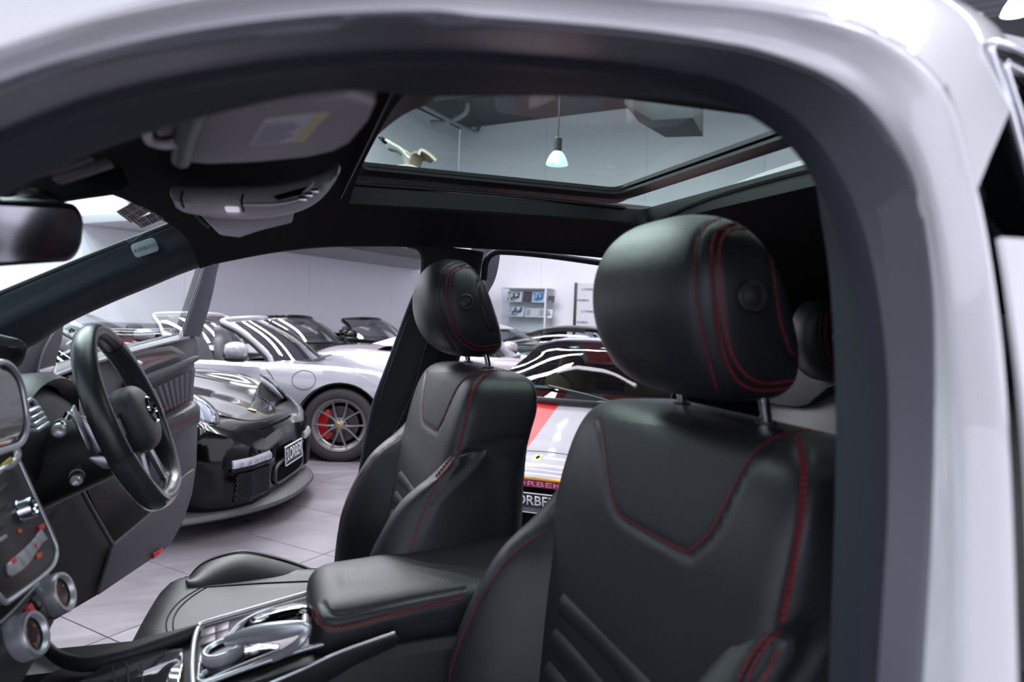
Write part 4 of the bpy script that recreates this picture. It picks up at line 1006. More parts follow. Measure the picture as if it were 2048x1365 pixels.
# lit pad behind/above: dash top hump at far left
q = [P(-40, 668, Y=1.35), P(30, 673, Y=1.38), P(58, 686, Y=1.40), P(60, 706, Y=1.40), P(40, 740, Y=1.38), P(-40, 760, Y=1.35)]
prism('speaker_pod', cr(q, 30, True), V((-.10, .0, 0)), m_plastic_grey, dash, .01, seg=4)
q2 = [P(-40, 690, Y=1.345), P(25, 694, Y=1.37), P(46, 700, Y=1.385), P(36, 728, Y=1.375), P(-40, 740, Y=1.345)]
prism('speaker_grille', cr(q2, 30, True), V((-.01, -.004, 0)), m_plastic_dark, dash, .002)
# air vent with silver slats
vt = thing('air_vent', 'silver slatted air vent beside the display', 'air vent', tuple(P(65, 835, Y=1.27)))
va, vb = P(50, 812, Y=1.27), P(88, 868, Y=1.30)
vd = (P(66, 800, Y=1.29)-P(46, 812, Y=1.23)).normalized()
oc = [P(44, 812, Y=1.25), P(63, 800, Y=1.30), P(76, 822, Y=1.31), P(88, 834, Y=1.32), P(60, 868, Y=1.27), P(40, 850, Y=1.24)]
prism('vent_housing', oc, V((-.03, 0, 0)), m_plastic_dark, vt, .003)
tube('vent_rim', [P(46, 812, Y=1.245), P(63, 800, Y=1.295), P(78, 822, Y=1.31), P(88, 838, Y=1.32)], .0035, m_satin, vt, 8, n=14)
for k in range(4):
    a_, b_ = P(45+k*5, 826+k*12, Y=1.245), P(66+k*6, 816+k*10, Y=1.30); d = (b_-a_); box('slat', (a_+b_)/2+V((.003, 0, 0)), d.length/2, .0035, .009, m_satin, vt, .0015, (d.normalized(), V((0, -.5, .85)).normalized(), V((1, 0, 0))))
tube('silver_ring', [P(-20, 884, Y=1.16), P(14, 886, Y=1.17), P(34, 902, Y=1.18), P(30, 924, Y=1.17), P(-10, 950, Y=1.13)], .005, m_satin, dash, 10, n=24)
prism('marker_strip', [P(2, 928, Y=1.15), P(20, 914, Y=1.16), P(24, 922, Y=1.16), P(5, 938, Y=1.15)], V((.003, 0, 0)), mat('marker_yellow', (210, 190, 90), .5), dash, .001)
# ---- centre stack: a curved panel that leans back, framed by a satin strip
st = thing('centre_stack', 'centre control panel with silver knob and row of silver keys', 'control panel', tuple(P(40, 1040, Y=1.08)))
e0, e1_ = P(34, 918, Y=1.19), P(111, 1098, Y=1.19); e2_ = P(103, 1140, Y=1.17); e3 = P(15, 1212, Y=1.02)
sd = (e1_-e0).normalized(); sy = V((0, 1, 0)); sn = sd.cross(sy).normalized()
if sn.x < 0: sn = -sn
def SP(px, py, off=0): return PP(px, py, e0+sn*off, sn)
ol = [SP(34, 918), SP(72, 1003), SP(104, 1075), SP(111, 1098), SP(110, 1118), SP(98, 1140), SP(60, 1172), SP(18, 1203), SP(8, 1206), SP(-6, 1190), SP(-90, 1100), SP(-90, 990), SP(-20, 965)]
prism('panel', ol, -sn*.03, mat('stack_panel', (40, 38, 42), .4), st, .003)
tube('satin_frame', [p+sn*.001 for p in ol[:10]], .0032, m_satin, st, 8, n=60)
def skey(pts, m, nm='button', dep=.004, lab=None): return prism(nm, [SP(*p, off=dep) for p in pts], -sn*dep, m, st, .0012, label=lab)
skey([(17, 1128), (35, 1112), (51, 1137), (27, 1153), (20, 1148)], m_keys); skey([(35, 1112), (50, 1098), (64, 1121), (51, 1137)], m_keys); skey([(50, 1098), (64, 1084), (75, 1103), (64, 1121)], m_keys); skey([(64, 1084), (74, 1073), (85, 1088), (75, 1103)], m_keys); skey([(74, 1073), (84, 1058), (97, 1078), (85, 1088)], m_keys)
m_red = mat('red_mark', (176, 60, 76), .5, emit=(220, 60, 80), es=.12); m_or = mat('orange_mark', (190, 90, 60), .5, emit=(226, 90, 50), es=.12)
skey([(24, 1120), (33, 1113), (36, 1123), (27, 1130)], m_red, 'key_mark', .0048); skey([(82, 1050), (91, 1046), (92, 1056), (85, 1060)], m_red, 'key_mark', .0048); skey([(70, 1088), (74, 1084), (77, 1096), (72, 1096)], m_red, 'key_mark', .0048)
skey([(38, 1058), (45, 1058), (45, 1067), (38, 1066)], m_or, 'indicator', .002); skey([(74, 1108), (86, 1103), (84, 1116), (76, 1119)], m_or, 'indicator', .002)
for y0 in (0, 1, 2): skey([(-20+0, 1000+y0*30), (14-3*y0, 965+y0*40), (20-3*y0, 975+y0*40), (-20, 1012+y0*30)], m_plastic_dark, 'button', .002)
skey([(-20, 1088), (14, 1068), (16, 1076), (-20, 1098)], m_keys, 'button', .002)
kc = SP(43, 1022)
lathe('volume_knob', [(.0, .014), (.009, .014), (.0105, .017), (.0135, .017), (.0150, .015), (.0150, .002), (.0165, 0)], kc, sn, m_chrome, st, 36)
# lower climate panel
lo = thing('climate_panel', 'lower climate panel with two ribbed chrome dials at the bottom left', 'control panel', tuple(P(60, 1230, Y=1.1)))
ln = V((.90, -.02, .43)).normalized()
lc = P(100, 1198, Y=1.20)
def LP(px, py, off=0): return PP(px, py, lc+ln*off, ln)
prism('panel', [LP(88, 1150), LP(112, 1150), LP(118, 1190), LP(112, 1245), LP(70, 1330), LP(30, 1400), LP(-120, 1480), LP(-120, 1330), LP(-20, 1270), LP(40, 1215)], -ln*.05, m_plastic, lo, .008)
tube('satin_frame', [LP(96, 1148, .002), LP(60, 1185, .002), LP(20, 1228, .002), LP(-20, 1262, .002)], .002, m_satin, lo, 6, n=20)
for (px, py, r1_) in ((108, 1192, .031), (48, 1276, .031)):
    c = LP(px, py, .008); an = V((.93, -.10, .35)).normalized()
    kb_ = lathe('dial', [(r1_*.72, .012), (r1_*.82, .0175), (r1_*.97, .0175), (r1_, .015), (r1_, -.012), (r1_*.9, -.02)], c, an, m_satin, lo, 48)
    lathe('dial_face', [(0, .010), (r1_*.74, .010), (r1_*.76, .004)], c, an, mat('dial_face', (60, 46, 46), .25, coat=.5), kb_, 32)
    ax1 = (V((0, 0, 1))-an*an.z).normalized(); ax2 = an.cross(ax1); parts = []
    for k in range(60):
        a = 2*math.pi*k/60; d = ax1*math.cos(a)+ax2*math.sin(a); parts.append(boxm(c+d*r1_+an*.001, .0007, .0006, .012, (d, an.cross(d), an)))
    vs, fs = join(parts); mesh('knurling', vs, fs, m_satin, kb_, False)
    for k in range(5):
        a = R(40+65*k); d = ax1*math.cos(a)+ax2*math.sin(a); box('dial_mark', c+d*.014+an*.0105, .0012, .0016, .0008, m_red if k % 2 else m_or, kb_, .0004, (ax1, ax2, an))
for k, (px, py) in enumerate(((72, 1205), (86, 1228), (62, 1222))):
    box('button', LP(px, py, .003), .009, .007, .003, m_wood if k < 2 else m_red, lo, .001, ((ln.cross(V((0, 1, 0)))).normalized(), V((0, 1, 0)), ln))
# ---- centre console
con = thing('centre_console', 'centre console with chrome-framed controller deck and black leather armrest', 'centre console', (.05, 1.145, .4))
cz = lambda x: .812+.19*(x+.13)
cu = V((1, 0, .19)).normalized(); cn = V((-.19, 0, 1)).normalized(); cy = V((0, 1, 0))
def CP(px, py, off=0): return PP(px, py, V((-.13, 1.145, .812))+cn*off, cn)
prof = [(-.42, .66), (-.36, .735), (-.25, .775), (-.15, .795), (0, .825), (.12, .845), (.5, .86)]
rows = []
for x, z in prof:
    sec = [V((x, .985, .42)), V((x, .995, z-.06)), V((x, 1.003, z-.012)), V((x, 1.015, z)), V((x, 1.145, z+.002)), V((x, 1.275, z)), V((x, 1.287, z-.012)), V((x, 1.295, z-.06)), V((x, 1.305, .42))]
    rows.append(sec)
grid('console_body', loft_keep(rows, 20), m_plastic, con, thick=.008, toward=V((0, 1.1, 3)), ang=30)
# rim that curves round the front bin, and the glossy lid
tube('bin_rim', [CP(92, 1295), CP(120, 1318), CP(170, 1330), CP(240, 1318), CP(320, 1292), CP(400, 1262)], .012, m_plastic, con, 12, n=40, sq=.7)
ld = [CP(150, 1370, .006), CP(205, 1330, .006), CP(330, 1298, .006), CP(368, 1296, .006), CP(366, 1330, .006), CP(350, 1400, .006), CP(150, 1420, .006)]
prism('bin_lid', ld, -cn*.006, mat('piano_lid', (90, 88, 96), .06, metal=.7, coat=1), con, .003)
for k in range(3):
    a_, b_ = CP(225+k*28, 1332-k*6, .0075), CP(232+k*28, 1400, .0075); tube('lid_groove', [a_, b_], .0012, m_seam, con, 6)
# deck: satin frame + inner tray
D1 = [(386, 1380), (384, 1330), (388, 1285), (396, 1258), (408, 1247), (500, 1220), (619, 1186)]
tube('deck_frame', [CP(x, y, .006) for x, y in D1], .0042, m_satin, con, 10, n=60)
tube('deck_frame', [CP(400, 1372, .006), CP(480, 1342, .006), CP(580, 1308, .006), CP(665, 1284, .006)], .0036, m_satin, con, 10, n=30)
tube('deck_frame', [CP(402, 1310, .004), CP(398, 1340, .004), CP(403, 1364, .004), CP(470, 1336, .004), CP(560, 1300, .004)], .002, m_satin, con, 8, n=30)
prism('deck_plate', [CP(392, 1375), CP(390, 1320), CP(397, 1268), CP(410, 1252), CP(615, 1193), CP(640, 1205), CP(655, 1280), CP(560, 1312)], -cn*.004+cn*.0, mat('deck_plate', (112, 104, 112), .35, metal=.4), con, .001)
prism('tray', [CP(404, 1365, .002), CP(402, 1318, .002), CP(420, 1300, .002), CP(470, 1270, .002), CP(560, 1288, .002), CP(555, 1302, .002)], -cn*.003, m_gloss, con, .001)
for i in range(2):
    for j in range(2):
        b0_ = [(403+i*29, 1260-i*9+j*16), (431+i*28, 1251-i*9+j*16), (430+i*27, 1266-i*8+j*16), (400+i*29, 1275-i*9+j*16)]
        prism('button', [CP(x, y, .004) for x, y in b0_], -cn*.004, mat('console_key_'+str(i)+str(j), (104, 94, 104), .35, metal=.3), con, .001)
# knurled control dial
dc = V((-.075, 1.115, cz(-.075)+.016)); dc = CP(446, 1304, .012)
dl = lathe('controller_dial', [(.020, .004), (.0235, .0085), (.0265, .0085), (.029, .006), (.029, -.008), (.026, -.012)], dc, cn, m_satin, con, 48)
lathe('dial_well', [(0, .001), (.020, .001), (.0235, .007)], dc, cn, m_gloss, dl, 32)
parts = []
for k in range(70):
    a = 2*math.pi*k/70; d = cu*math.cos(a)+cy*math.sin(a); parts.append(boxm(dc+d*.029, .0006, .0005, .0065, (d, cn.cross(d), cn)))
vs, fs = join(parts); mesh('knurling', vs, fs, m_keys, dl, False)
# palm rest: wishbone arms in satin silver with a glossy pad
a1 = [CP(452, 1284, .030), CP(500, 1272, .040), CP(560, 1262, .048), CP(605, 1256, .050), CP(612, 1262, .045), CP(600, 1285, .034), CP(570, 1306, .016), CP(545, 1318, .006)]
n_ = cr(a1, 50); tube('palm_rest_arm', n_, [.007+.007*math.sin(math.pi*min(1, i/34)) if i < 34 else .011-.0001*i for i in range(50)], m_satin, con, 14, sq=.7)
a2 = [CP(456, 1278, .028), CP(480, 1252, .034), CP(515, 1232, .040), CP(550, 1222, .042), CP(590, 1218, .042), CP(608, 1228, .045), CP(610, 1250, .046)]
tube('palm_rest_arm', a2, .0055, m_alu, con, 12, n=40)
pdc = CP(557, 1238, .046)
ell('palm_pad', pdc, (cu, cy, cn), (.050, .026, .014), m_gloss, con, 36, 16, p=.8)
prism('switch', rrect(CP(510, 1296, .006), cu, cy, .007, .012, .003, 3), -cn*.006, m_satin, con, .001)
for x, y in ((404, 1330), (410, 1350), (402, 1358)): lathe('small_button', [(0, .006), (.004, .006), (.005, .004), (.005, 0)], CP(x, y, .0), cn, m_keys, con, 12)
# side slot strip
pr = [P(708, 1330, Y=.993), P(790, 1292, Y=.993), P(800, 1275, Y=.993), P(790, 1268, Y=.993), P(640, 1320, Y=.993), P(520, 1372, Y=.993), P(640, 1372, Y=.993)]
prism('side_pocket', pr, V((0, -.004, 0)), m_plastic_dark, con, .001)
tube('side_strip', [P(500, 1385, Y=.985), P(600, 1342, Y=.985), P(680, 1305, Y=.985), P(790, 1266, Y=.985)], .0022, m_satin, con, 8, n=20)
# armrest: padded lid with inset upper panel
ar = thing('armrest', 'long black leather armrest with red stitching between the front seats', 'armrest', (.22, 1.14, .84))
rows = []
AX0, AX1 = .045, .43
for i in range(150):
    t = i/149; x = AX0+(AX1-AX0)*t; e = 1-(1-min(1, t/.12))**2.4 if t < .12 else 1; e = max(e, .0)**.5
    hw = .118*(.72+.28*e); zt = .905+.085*(x-.05)+0; hh = .042*(.55+.45*e); zc2 = zt-.042
    sec = []
    for k in range(140):
        a = 2*math.pi*k/140; ca, sa = math.cos(a), math.sin(a)
        sec.append(V((x, 1.14+hw*math.copysign(abs(ca)**.42, ca), zc2+hh*math.copysign(abs(sa)**.55, sa)-.012*(1-e))))
    rows.append(sec)
arS = Surf(rows)
# inset step lines on top, stitch along the near flank
AT1 = [(1000, 1101), (900, 1118), (800, 1137), (715, 1153), (672, 1163), (652, 1176)]
AT2 = [(925, 1178), (830, 1196), (740, 1216), (690, 1228), (662, 1226), (645, 1206)]
AS1 = [(925, 1190), (860, 1207), (780, 1228), (710, 1247), (665, 1254), (640, 1240), (626, 1212)]
AS2 = [(925, 1197), (860, 1214), (780, 1235), (712, 1254), (664, 1262), (636, 1248), (622, 1220)]
g1, g2, g3 = arS.path(AT1), arS.path(AT2), arS.path(AS1)
arS.groove([g1, g2], .004, .004); arS.groove([arS.path([(x, y+3) for x, y in AS1])], .003, .002)
pad = arS.build('armrest_pad', m_leather, ar)
stitches('stitching', [arS.path(AS1), arS.path(AS2)], pad, .0042, .0008, .0018)
box('armrest_base', V((.25, 1.14, .845)), .19, .112, .012, m_plastic_dark, ar, .006)
# ---- interior mirror
mr = thing('rear_view_mirror', 'black interior mirror hanging below the windscreen header', 'mirror', tuple(P(75, 465, X=-.28)))
mc = P(30, 465, X=-.27); ma = V((.30, .93, .13)).normalized(); mn = V((.93, -.30, -.15)).normalized(); mn = (mn-ma*mn.dot(ma)).normalized(); mu = mn.cross(ma).normalized(); mu = mu if mu.z > 0 else -mu
rows = []
for h, s in ((-.034, .35), (-.028, .78), (-.014, .98), (-.004, 1.0), (.004, 1.0), (.007, .96)):
    rows.append([V(p) for p in rrect(mc+mn*h+mu*.0, ma, mu, .105*(.2+.8*s), .034*s, .028*s, 8)])
# the housing's back faces the camera side here
grid('mirror_housing', rows, mat('mirror_black', (30, 34, 42), .35), mr, cu=True, caps=True)
prism('mirror_glass', rrect(mc+mn*.0075, ma, mu, .095, .028, .024, 8), mn*.0015, m_chrome, mr, 0)
tube('mirror_stem', [mc-mn*.02+mu*.02, P(70, 400, Y=.98), P(70, 370, Y=1.02)], .010, m_plastic_dark, mr, 12, n=10)
ell('stem_joint', P(72, 398, Y=.98), XYZ, (.02, .026, .014), m_plastic_dark, mr)
# ---- sun visors, overhead console
vz = 1.488
vis = thing('sun_visor', 'near sun visor with printed warning label under the roof', 'sun visor', tuple(P(560, 270, Z=1.49)))
def VZ(px, py, off=0): return P(px, py, Z=vz-off)
q = [VZ(356, 312), VZ(362, 300), VZ(388, 216), VZ(700, 196), VZ(752, 214), VZ(735, 250), VZ(700, 290), VZ(672, 304), VZ(620, 316), VZ(520, 326), VZ(420, 330), VZ(380, 326)]
prism('visor_panel', q, V((0, 0, .018)), m_visor, vis, .005, seg=4)
l4 = [VZ(498, 292, .001), VZ(530, 239, .001), VZ(658, 227, .001), VZ(608, 283, .001)]
prism('warning_label', l4, V((0, 0, .001)), m_label, vis, 0)
l5 = [l4[3].lerp(l4[0], .2)+V((0, 0, -.0005)), l4[2].lerp(l4[1], .2)+V((0, 0, -.0005)), l4[2]+V((0, 0, -.0005)), l4[3]+V((0, 0, -.0005))]
prism('label_band', l5, V((0, 0, .0008)), m_label_y, vis, 0)
ln_ = []
for k in range(7):
    s = .12+.11*k; a_ = l4[0].lerp(l4[1], s).lerp(l4[3].lerp(l4[2], s), .06); b_ = l4[0].lerp(l4[1], s).lerp(l4[3].lerp(l4[2], s), .55+.15*((k*7) % 3)/2); d = b_-a_
    ln_.append(boxm((a_+b_)/2+V((0, 0, -.0006)), d.length/2, .0012, .0002, (d.normalized(), V((0, 0, 1)).cross(d.normalized()), V((0, 0, 1)))))
vs, fs = join(ln_); mesh('printed_lines', vs, fs, mat('print_grey', (184, 176, 196), .6), vis, False)
tube('visor_edge', [VZ(362, 318, .002), VZ(372, 270, .002), VZ(395, 205, .002)], .009, mat('visor_edge', (66, 76, 82), .5), vis, 10, n=12)
tube('visor_clip', [P(292, 255, Z=1.482), P(300, 282, Z=1.482), P(330, 290, Z=1.482), P(352, 286, Z=1.482)], .004, m_lilac, vis, 8, n=12)
prism('clip_cover', [P(308, 242, Z=1.492), P(352, 236, Z=1.492), P(352, 272, Z=1.492), P(314, 276, Z=1.492)], V((0, 0, .01)), m_visor, vis, .003)
# far visor
v2 = thing('sun_visor', 'far sun visor flap hanging below the overhead console', 'sun visor', tuple(P(500, 440, Y=1.34)))
q = [P(382, 412, Y=1.30), P(588, 402, Y=1.30), P(590, 420, Y=1.30), P(584, 446, Y=1.30), P(520, 462, Y=1.30), P(478, 476, Y=1.30), P(440, 471, Y=1.30), P(408, 438, Y=1.30)]
prism('visor_panel', q, V((0, .018, .004)), m_lilac, v2, .004, seg=3)
tube('visor_hinge', [P(384, 418, Y=1.285), P(404, 442, Y=1.285), P(418, 454, Y=1.285)], .004, m_plastic_grey, v2, 8)
# overhead console: curved tray with lens and switches
oh = thing('overhead_console', 'light grey curved overhead console with map lamps below the roof', 'overhead console', tuple(P(500, 400, Y=1.11)))
U = [(340, 376), (362, 378), (450, 380), (540, 376), (610, 362), (660, 342), (678, 330)]
L = [(350, 408), (372, 418), (450, 426), (530, 424), (600, 410), (648, 384), (674, 352)]
ku, kl = crk(PY(U, 1.07), 6), crk(PY(L, 1.05), 6)
grid('console_tray', loft_keep([[p+V((0, .03, .01)) for p in ku], ku, [p.lerp(q_, .5)+V((0, -.008, -.002)) for p, q_ in zip(ku, kl)], kl, [p+V((0, .02, -.003)) for p in kl], [p+V((0, .16, .012)) for p in kl]], 16), mat('ohc_grey', (212, 202, 214), .5), oh, thick=.004)
prism('map_lens', [P(448, 412, Y=1.035), P(478, 413, Y=1.035), P(480, 424, Y=1.035), P(452, 424, Y=1.035)], V((0, .008, 0)), mat('map_lens', (232, 226, 236), .2, emit=(240, 236, 250), es=.5), oh, .002)
tube('trim_line', [P(365, 382, Y=1.045), P(362, 400, Y=1.043), P(368, 416, Y=1.042)], .0015, m_seam, oh, 6, n=8)
tube('trim_line', [P(486, 388, Y=1.045), P(483, 405, Y=1.04), P(488, 424, Y=1.038)], .0015, m_seam, oh, 6, n=8)
prism('lamp_lens', [P(545, 392, Y=1.04), P(618, 372, Y=1.045), P(600, 392, Y=1.04), P(560, 402, Y=1.038)], V((0, .008, 0)), m_gloss, oh, .002)
prism('lamp_lens', [P(604, 384, Y=1.036), P(630, 360, Y=1.040), P(626, 376, Y=1.038), P(610, 388, Y=1.035)], V((0, .008, 0)), m_lilac, oh, .002)
tube('silver_strip', [P(486, 410, Y=1.035), P(560, 408, Y=1.034), P(610, 396, Y=1.034), P(645, 374, Y=1.036)], .0028, m_satin, oh, 8, n=24)
for k in range(3): box('switch', P(606+12*k, 398-8*k, Y=1.032), .006, .004, .0028, m_chrome, oh, .001)
# near header module with slats at the left edge
hm_ = thing('header_module', 'grey slatted sensor module at the upper left under the roof rim', 'sensor cover', tuple(P(110, 320, Y=.78)))
prism('module_body', [P(-40, 352, Y=.80), P(100, 322, Y=.80), P(108, 300, Y=.80), P(150, 286, Y=.80), P(176, 300, Y=.80), P(176, 316, Y=.80), P(110, 334, Y=.80), P(-40, 372, Y=.80)], V((0, .03, .0)), mat('module_grey', (74, 68, 76), .6), hm_, .004)
prism('module_ledge', [P(100, 350, Y=.78), P(215, 312, Y=.78), P(222, 328, Y=.78), P(108, 366, Y=.78)], V((0, .02, .0)), mat('ledge_grey', (100, 88, 100), .6), hm_, .003)
for k in range(7): box('slat', P(60+9*k, 329-2.2*k, Y=.795), .0014, .003, .008, m_plastic_dark, hm_, .0005)
# ================================================================ the opened far front door (part of the white car)
DO, DD = V((-.65, 1.95, 0)), V((.325, .95, 0)).normalized(); DN = V((DD.y, -DD.x, 0)); ZU = V((0, 0, 1))
def PD(px, py, off=0): return PP(px, py, DO+DN*off, DN)
def dp(name, pts, off, th, m, par, bev=.004, n=0, label=None, seg=2):
    q = [PD(*p, off=off) for p in pts]
    if n: q = cr(q, n, True)
    return prism(name, q, -DN*th, m, par, bev, label, seg)
door = dp('front_door', [(60, 768), (110, 746), (160, 726), (247, 702), (330, 681), (372, 670), (388, 668), (397, 680), (400, 705), (391, 722), (389, 800), (398, 830), (395, 930), (386, 990), (370, 1040), (348, 1082), (325, 1107), (255, 1152), (194, 1193), (110, 1243), (40, 1280), (20, 1000)], 0, .07, m_plastic_grey, suv, .01, label='opened far front door')
# upper roll under the window
rl = loft([[PD(108, 752, .02), PD(160, 733, .025), PD(247, 708, .03), PD(330, 686, .03), PD(380, 675, .025)], [PD(108, 747, -.01), PD(160, 727, -.01), PD(247, 701, -.01), PD(330, 680, -.01), PD(380, 668, -.01)]], 20, 4)
grid('belt_roll', rl, mat('belt_roll_grey', (104, 102, 112), .5), door, thick=.006)
tube('belt_seal', [PD(108, 745, -.03), PD(247, 699, -.03), PD(362, 669, -.03)], .006, m_plastic_dark, door, 8, n=10)
dp('wood_trim', [(240, 722), (252, 713), (281, 702), (337, 691), (354, 696), (372, 709), (362, 713), (303, 735), (268, 750)], .022, .018, m_wood, door, .004, 50)
dp('wood_trim', [(135, 757), (139, 752), (165, 742), (185, 795), (165, 798), (152, 782)], .022, .018, m_wood, door, .004)
tube('chrome_edge', [PD(136, 757, .024), PD(150, 782, .024), PD(166, 800, .024)], .003, m_chrome, door, 8)
ell('door_handle', PD(268, 728, .03), (DD, ZU, DN), (.045, .012, .014), m_satin, door)
dp('mid_roll', [(262, 765), (303, 748), (350, 730), (398, 712), (400, 722), (350, 745), (303, 770), (270, 788)], .03, .03, m_plastic_grey, door, .01, 40)
# quilted panel: flutes side by side
for k in range(11):
    t0, t1 = k/11, (k+1)/11
    A_, B_ = (284-18, 798), (391, 738); C_, D_ = (311-10, 838), (384, 800)
    lp = lambda a, b, t: (a[0]+(b[0]-a[0])*t, a[1]+(b[1]-a[1])*t)
    a, b, c, d = lp(A_, B_, t0), lp(A_, B_, t1), lp(C_, D_, t1), lp(C_, D_, t0)
    rows = []
    for i in range(6):
        s = i/5; h = .020+.004*math.sin(math.pi*s)
        u_, v_ = lp(a, b, s), lp(d, c, s); rows.append([PD(*u_, off=h), PD(*v_, off=h)])
    grid('quilted_flute', rows, m_plastic_grey, door, thick=.006)
ar_ = loft([[PD(300, 846, .02), PD(330, 830, .03), PD(384, 803, .04), PD(396, 808, .03)], [PD(304, 852, .075), PD(330, 842, .085), PD(386, 816, .085), PD(400, 815, .07)], [PD(312, 872, .08), PD(330, 866, .085), PD(390, 838, .085), PD(400, 834, .07)], [PD(316, 888, .03), PD(330, 880, .04), PD(390, 850, .04), PD(399, 846, .03)]], 24, 14)
grid('door_armrest', ar_, m_leather, door, thick=.01)
tube('stitching', [PD(310, 868, .088), PD(330, 861, .091), PD(388, 832, .091)], .0012, m_thread, door, 6, n=12)
tube('stitching', [PD(311, 828, .03), PD(345, 812, .03), PD(386, 794, .03)], .0011, m_thread, door, 6, n=12)
dp('lower_panel', [(312, 880), (395, 846), (393, 932), (362, 952), (340, 968), (300, 990), (300, 920)], .015, .012, m_plastic_grey, door, .004)
dp('door_pocket', [(150, 960), (168, 968), (226, 1090), (300, 1032), (372, 950), (300, 985), (250, 975), (220, 900)], .006, .004, m_plastic_dark, door, .001)
dp('pocket_front', [(226, 1092), (300, 1030), (372, 950), (390, 938), (388, 965), (380, 1005), (366, 1045), (346, 1083), (324, 1106), (255, 1152), (197, 1192), (224, 1105)], .07, .012, m_plastic_grey, door, .004)
dp('speaker_panel', [(104, 1050), (158, 983), (166, 985), (225, 1101), (194, 1192), (112, 1240), (90, 1252), (70, 1100)], .05, .02, mat('speaker_cloth', (22, 22, 26), .9, bump=.4, bscale=1500), door, .003)
tube('panel_rib', [PD(160, 975, .075), PD(190, 1030, .078), PD(226, 1092, .078)], .006, m_plastic_grey, door, 8, n=10)
dp('door_reflector', [(307, 1119), (308, 1108), (327, 1096), (325, 1106)], .078, .006, m_redplas, door, .001)
# mirror triangle with its silver strip
dp('mirror_triangle', [(131, 642), (127, 680), (118, 712), (114, 733), (107, 757), (96, 765), (69, 770), (42, 768), (46, 745), (62, 700), (88, 662), (110, 645)], .05, .05, m_plastic_grey, door, .008, label='speaker triangle in the door corner')
tube('triangle_crease', [PD(118, 650, .054), PD(98, 680, .056), (PD(82, 715, .056)), PD(70, 768, .055)], .003, mat('crease', (110, 108, 118), .5), door, 8, n=16)
dp('silver_strip', [(79, 741), (110, 732), (111, 737), (108, 744), (80, 752)], .056, .008, m_satin, door, .002)
# window frame post and top rail
po = [(412, 520), (400, 558), (388, 595), (372, 645), (363, 671)]; pi_ = [(441, 515), (432, 550), (424, 590), (409, 645), (399, 674)]
grid('window_post', loft([[PD(*p, off=-.03) for p in po], [PD(*p, off=0) for p in po], [PD(x+(u-x)*.5, y+(v-y)*.5, .012) for (x, y), (u, v) in zip(po, pi_)], [PD(*p, off=0) for p in pi_], [PD(*p, off=-.03) for p in pi_]], 16, 12), m_rubber2, door, thick=.006)
tube('window_seal', [PD(*p, off=.002) for p in po], .005, m_gloss, door, 8, n=14)
lathe('lock_pin', [(0, .012), (.005, .010), (.007, 0), (.007, -.01)], PD(362, 668, .01), ZU, m_satin, door, 12)
# closing top of the window frame (behind the roof edge) and the pane
tp = [PD(426, 520, 0), PD(380, 470, 0), PD(250, 500, 0), PD(120, 600, 0), PD(100, 650, 0)]
tube('window_frame_top', tp, .014, m_gloss, door, 8, n=20)
ov = [PD(395, 590, -.01), PD(372, 664, -.01), PD(247, 700, -.01), PD(112, 742, -.01), PD(125, 640, -.01), PD(250, 505, -.01), PD(380, 475, -.01), PD(415, 520, -.01)]
me = mesh('window_pane', ov, [tuple(range(8))], glass('door_pane', (232, 246, 242), .5), door, False)
# ================================================================ the cars of the showroom
def ci(tab, x, k):
    """smooth interpolation of column k of a table keyed by its first column (descending x)"""
    n = len(tab)
    if x >= tab[0][0]: return tab[0][k]
    if x <= tab[-1][0]: return tab[-1][k]
    for j in range(n-1):
        if tab[j][0] >= x >= tab[j+1][0]:
            t = (tab[j][0]-x)/max(1e-9, tab[j][0]-tab[j+1][0])
            p0, p1, p2, p3 = tab[max(j-1, 0)][k], tab[j][k], tab[j+1][k], tab[min(j+2, n-1)][k]
            m1 = (p2-p0)/2; m2 = (p3-p1)/2
            return (2*t**3-3*t*t+1)*p1+(t**3-2*t*t+t)*m1+(-2*t**3+3*t*t)*p2+(t**3-t*t)*m2
# x, half width, sill z, widest z, shoulder width, shoulder z, crest width, centre z
REAR = [(2.26, .50, .20, .42, .45, .52, .30, .56), (2.20, .66, .16, .44, .60, .58, .40, .60), (2.08, .79, .15, .48, .72, .66, .52, .635), (1.90, .865, .15, .52, .78, .745, .60, .68), (1.60, .90, .16, .56, .80, .815, .62, .745), (1.30, .905, .17, .58, .80, .845, .62, .80), (1.0, .90, .17, .60, .80, .86, .64, .86), (.75, .895, .17, .62, .80, .865, .70, .90), (.3, .89, .17, .64, .80, .865, .74, .88), (-.3, .895, .17, .66, .80, .875, .74, .89), (-.8, .915, .17, .66, .80, .89, .72, .93), (-1.1, .925, .17, .66, .79, .89, .68, .95), (-1.5, .91, .18, .64, .76, .85, .62, .91), (-1.9, .85, .20, .60, .68, .76, .52, .80), (-2.15, .74, .24, .54, .58, .64, .44, .66), (-2.24, .62, .28, .50, .5, .56, .36, .57)]
MID = [(2.27, .46, .20, .38, .42, .47, .28, .50), (2.20, .66, .14, .40, .58, .53, .36, .545), (2.05, .80, .13, .44, .74, .62, .46, .575), (1.80, .90, .14, .50, .82, .71, .56, .62), (1.45, .945, .15, .54, .84, .78, .60, .69), (1.1, .95, .15, .56, .82, .80, .62, .76), (.85, .94, .15, .58, .82, .81, .68, .82), (.3, .93, .15, .60, .82, .83, .74, .86), (-.3, .93, .15, .64, .82, .87, .74, .92), (-.9, .955, .16, .66, .82, .92, .70, .97), (-1.3, .96, .16, .66, .80, .91, .66, .93), (-1.8, .92, .20, .62, .74, .85, .58, .86), (-2.15, .82, .26, .56, .66, .74, .5, .76), (-2.22, .74, .30, .52, .6, .66, .44, .68)]
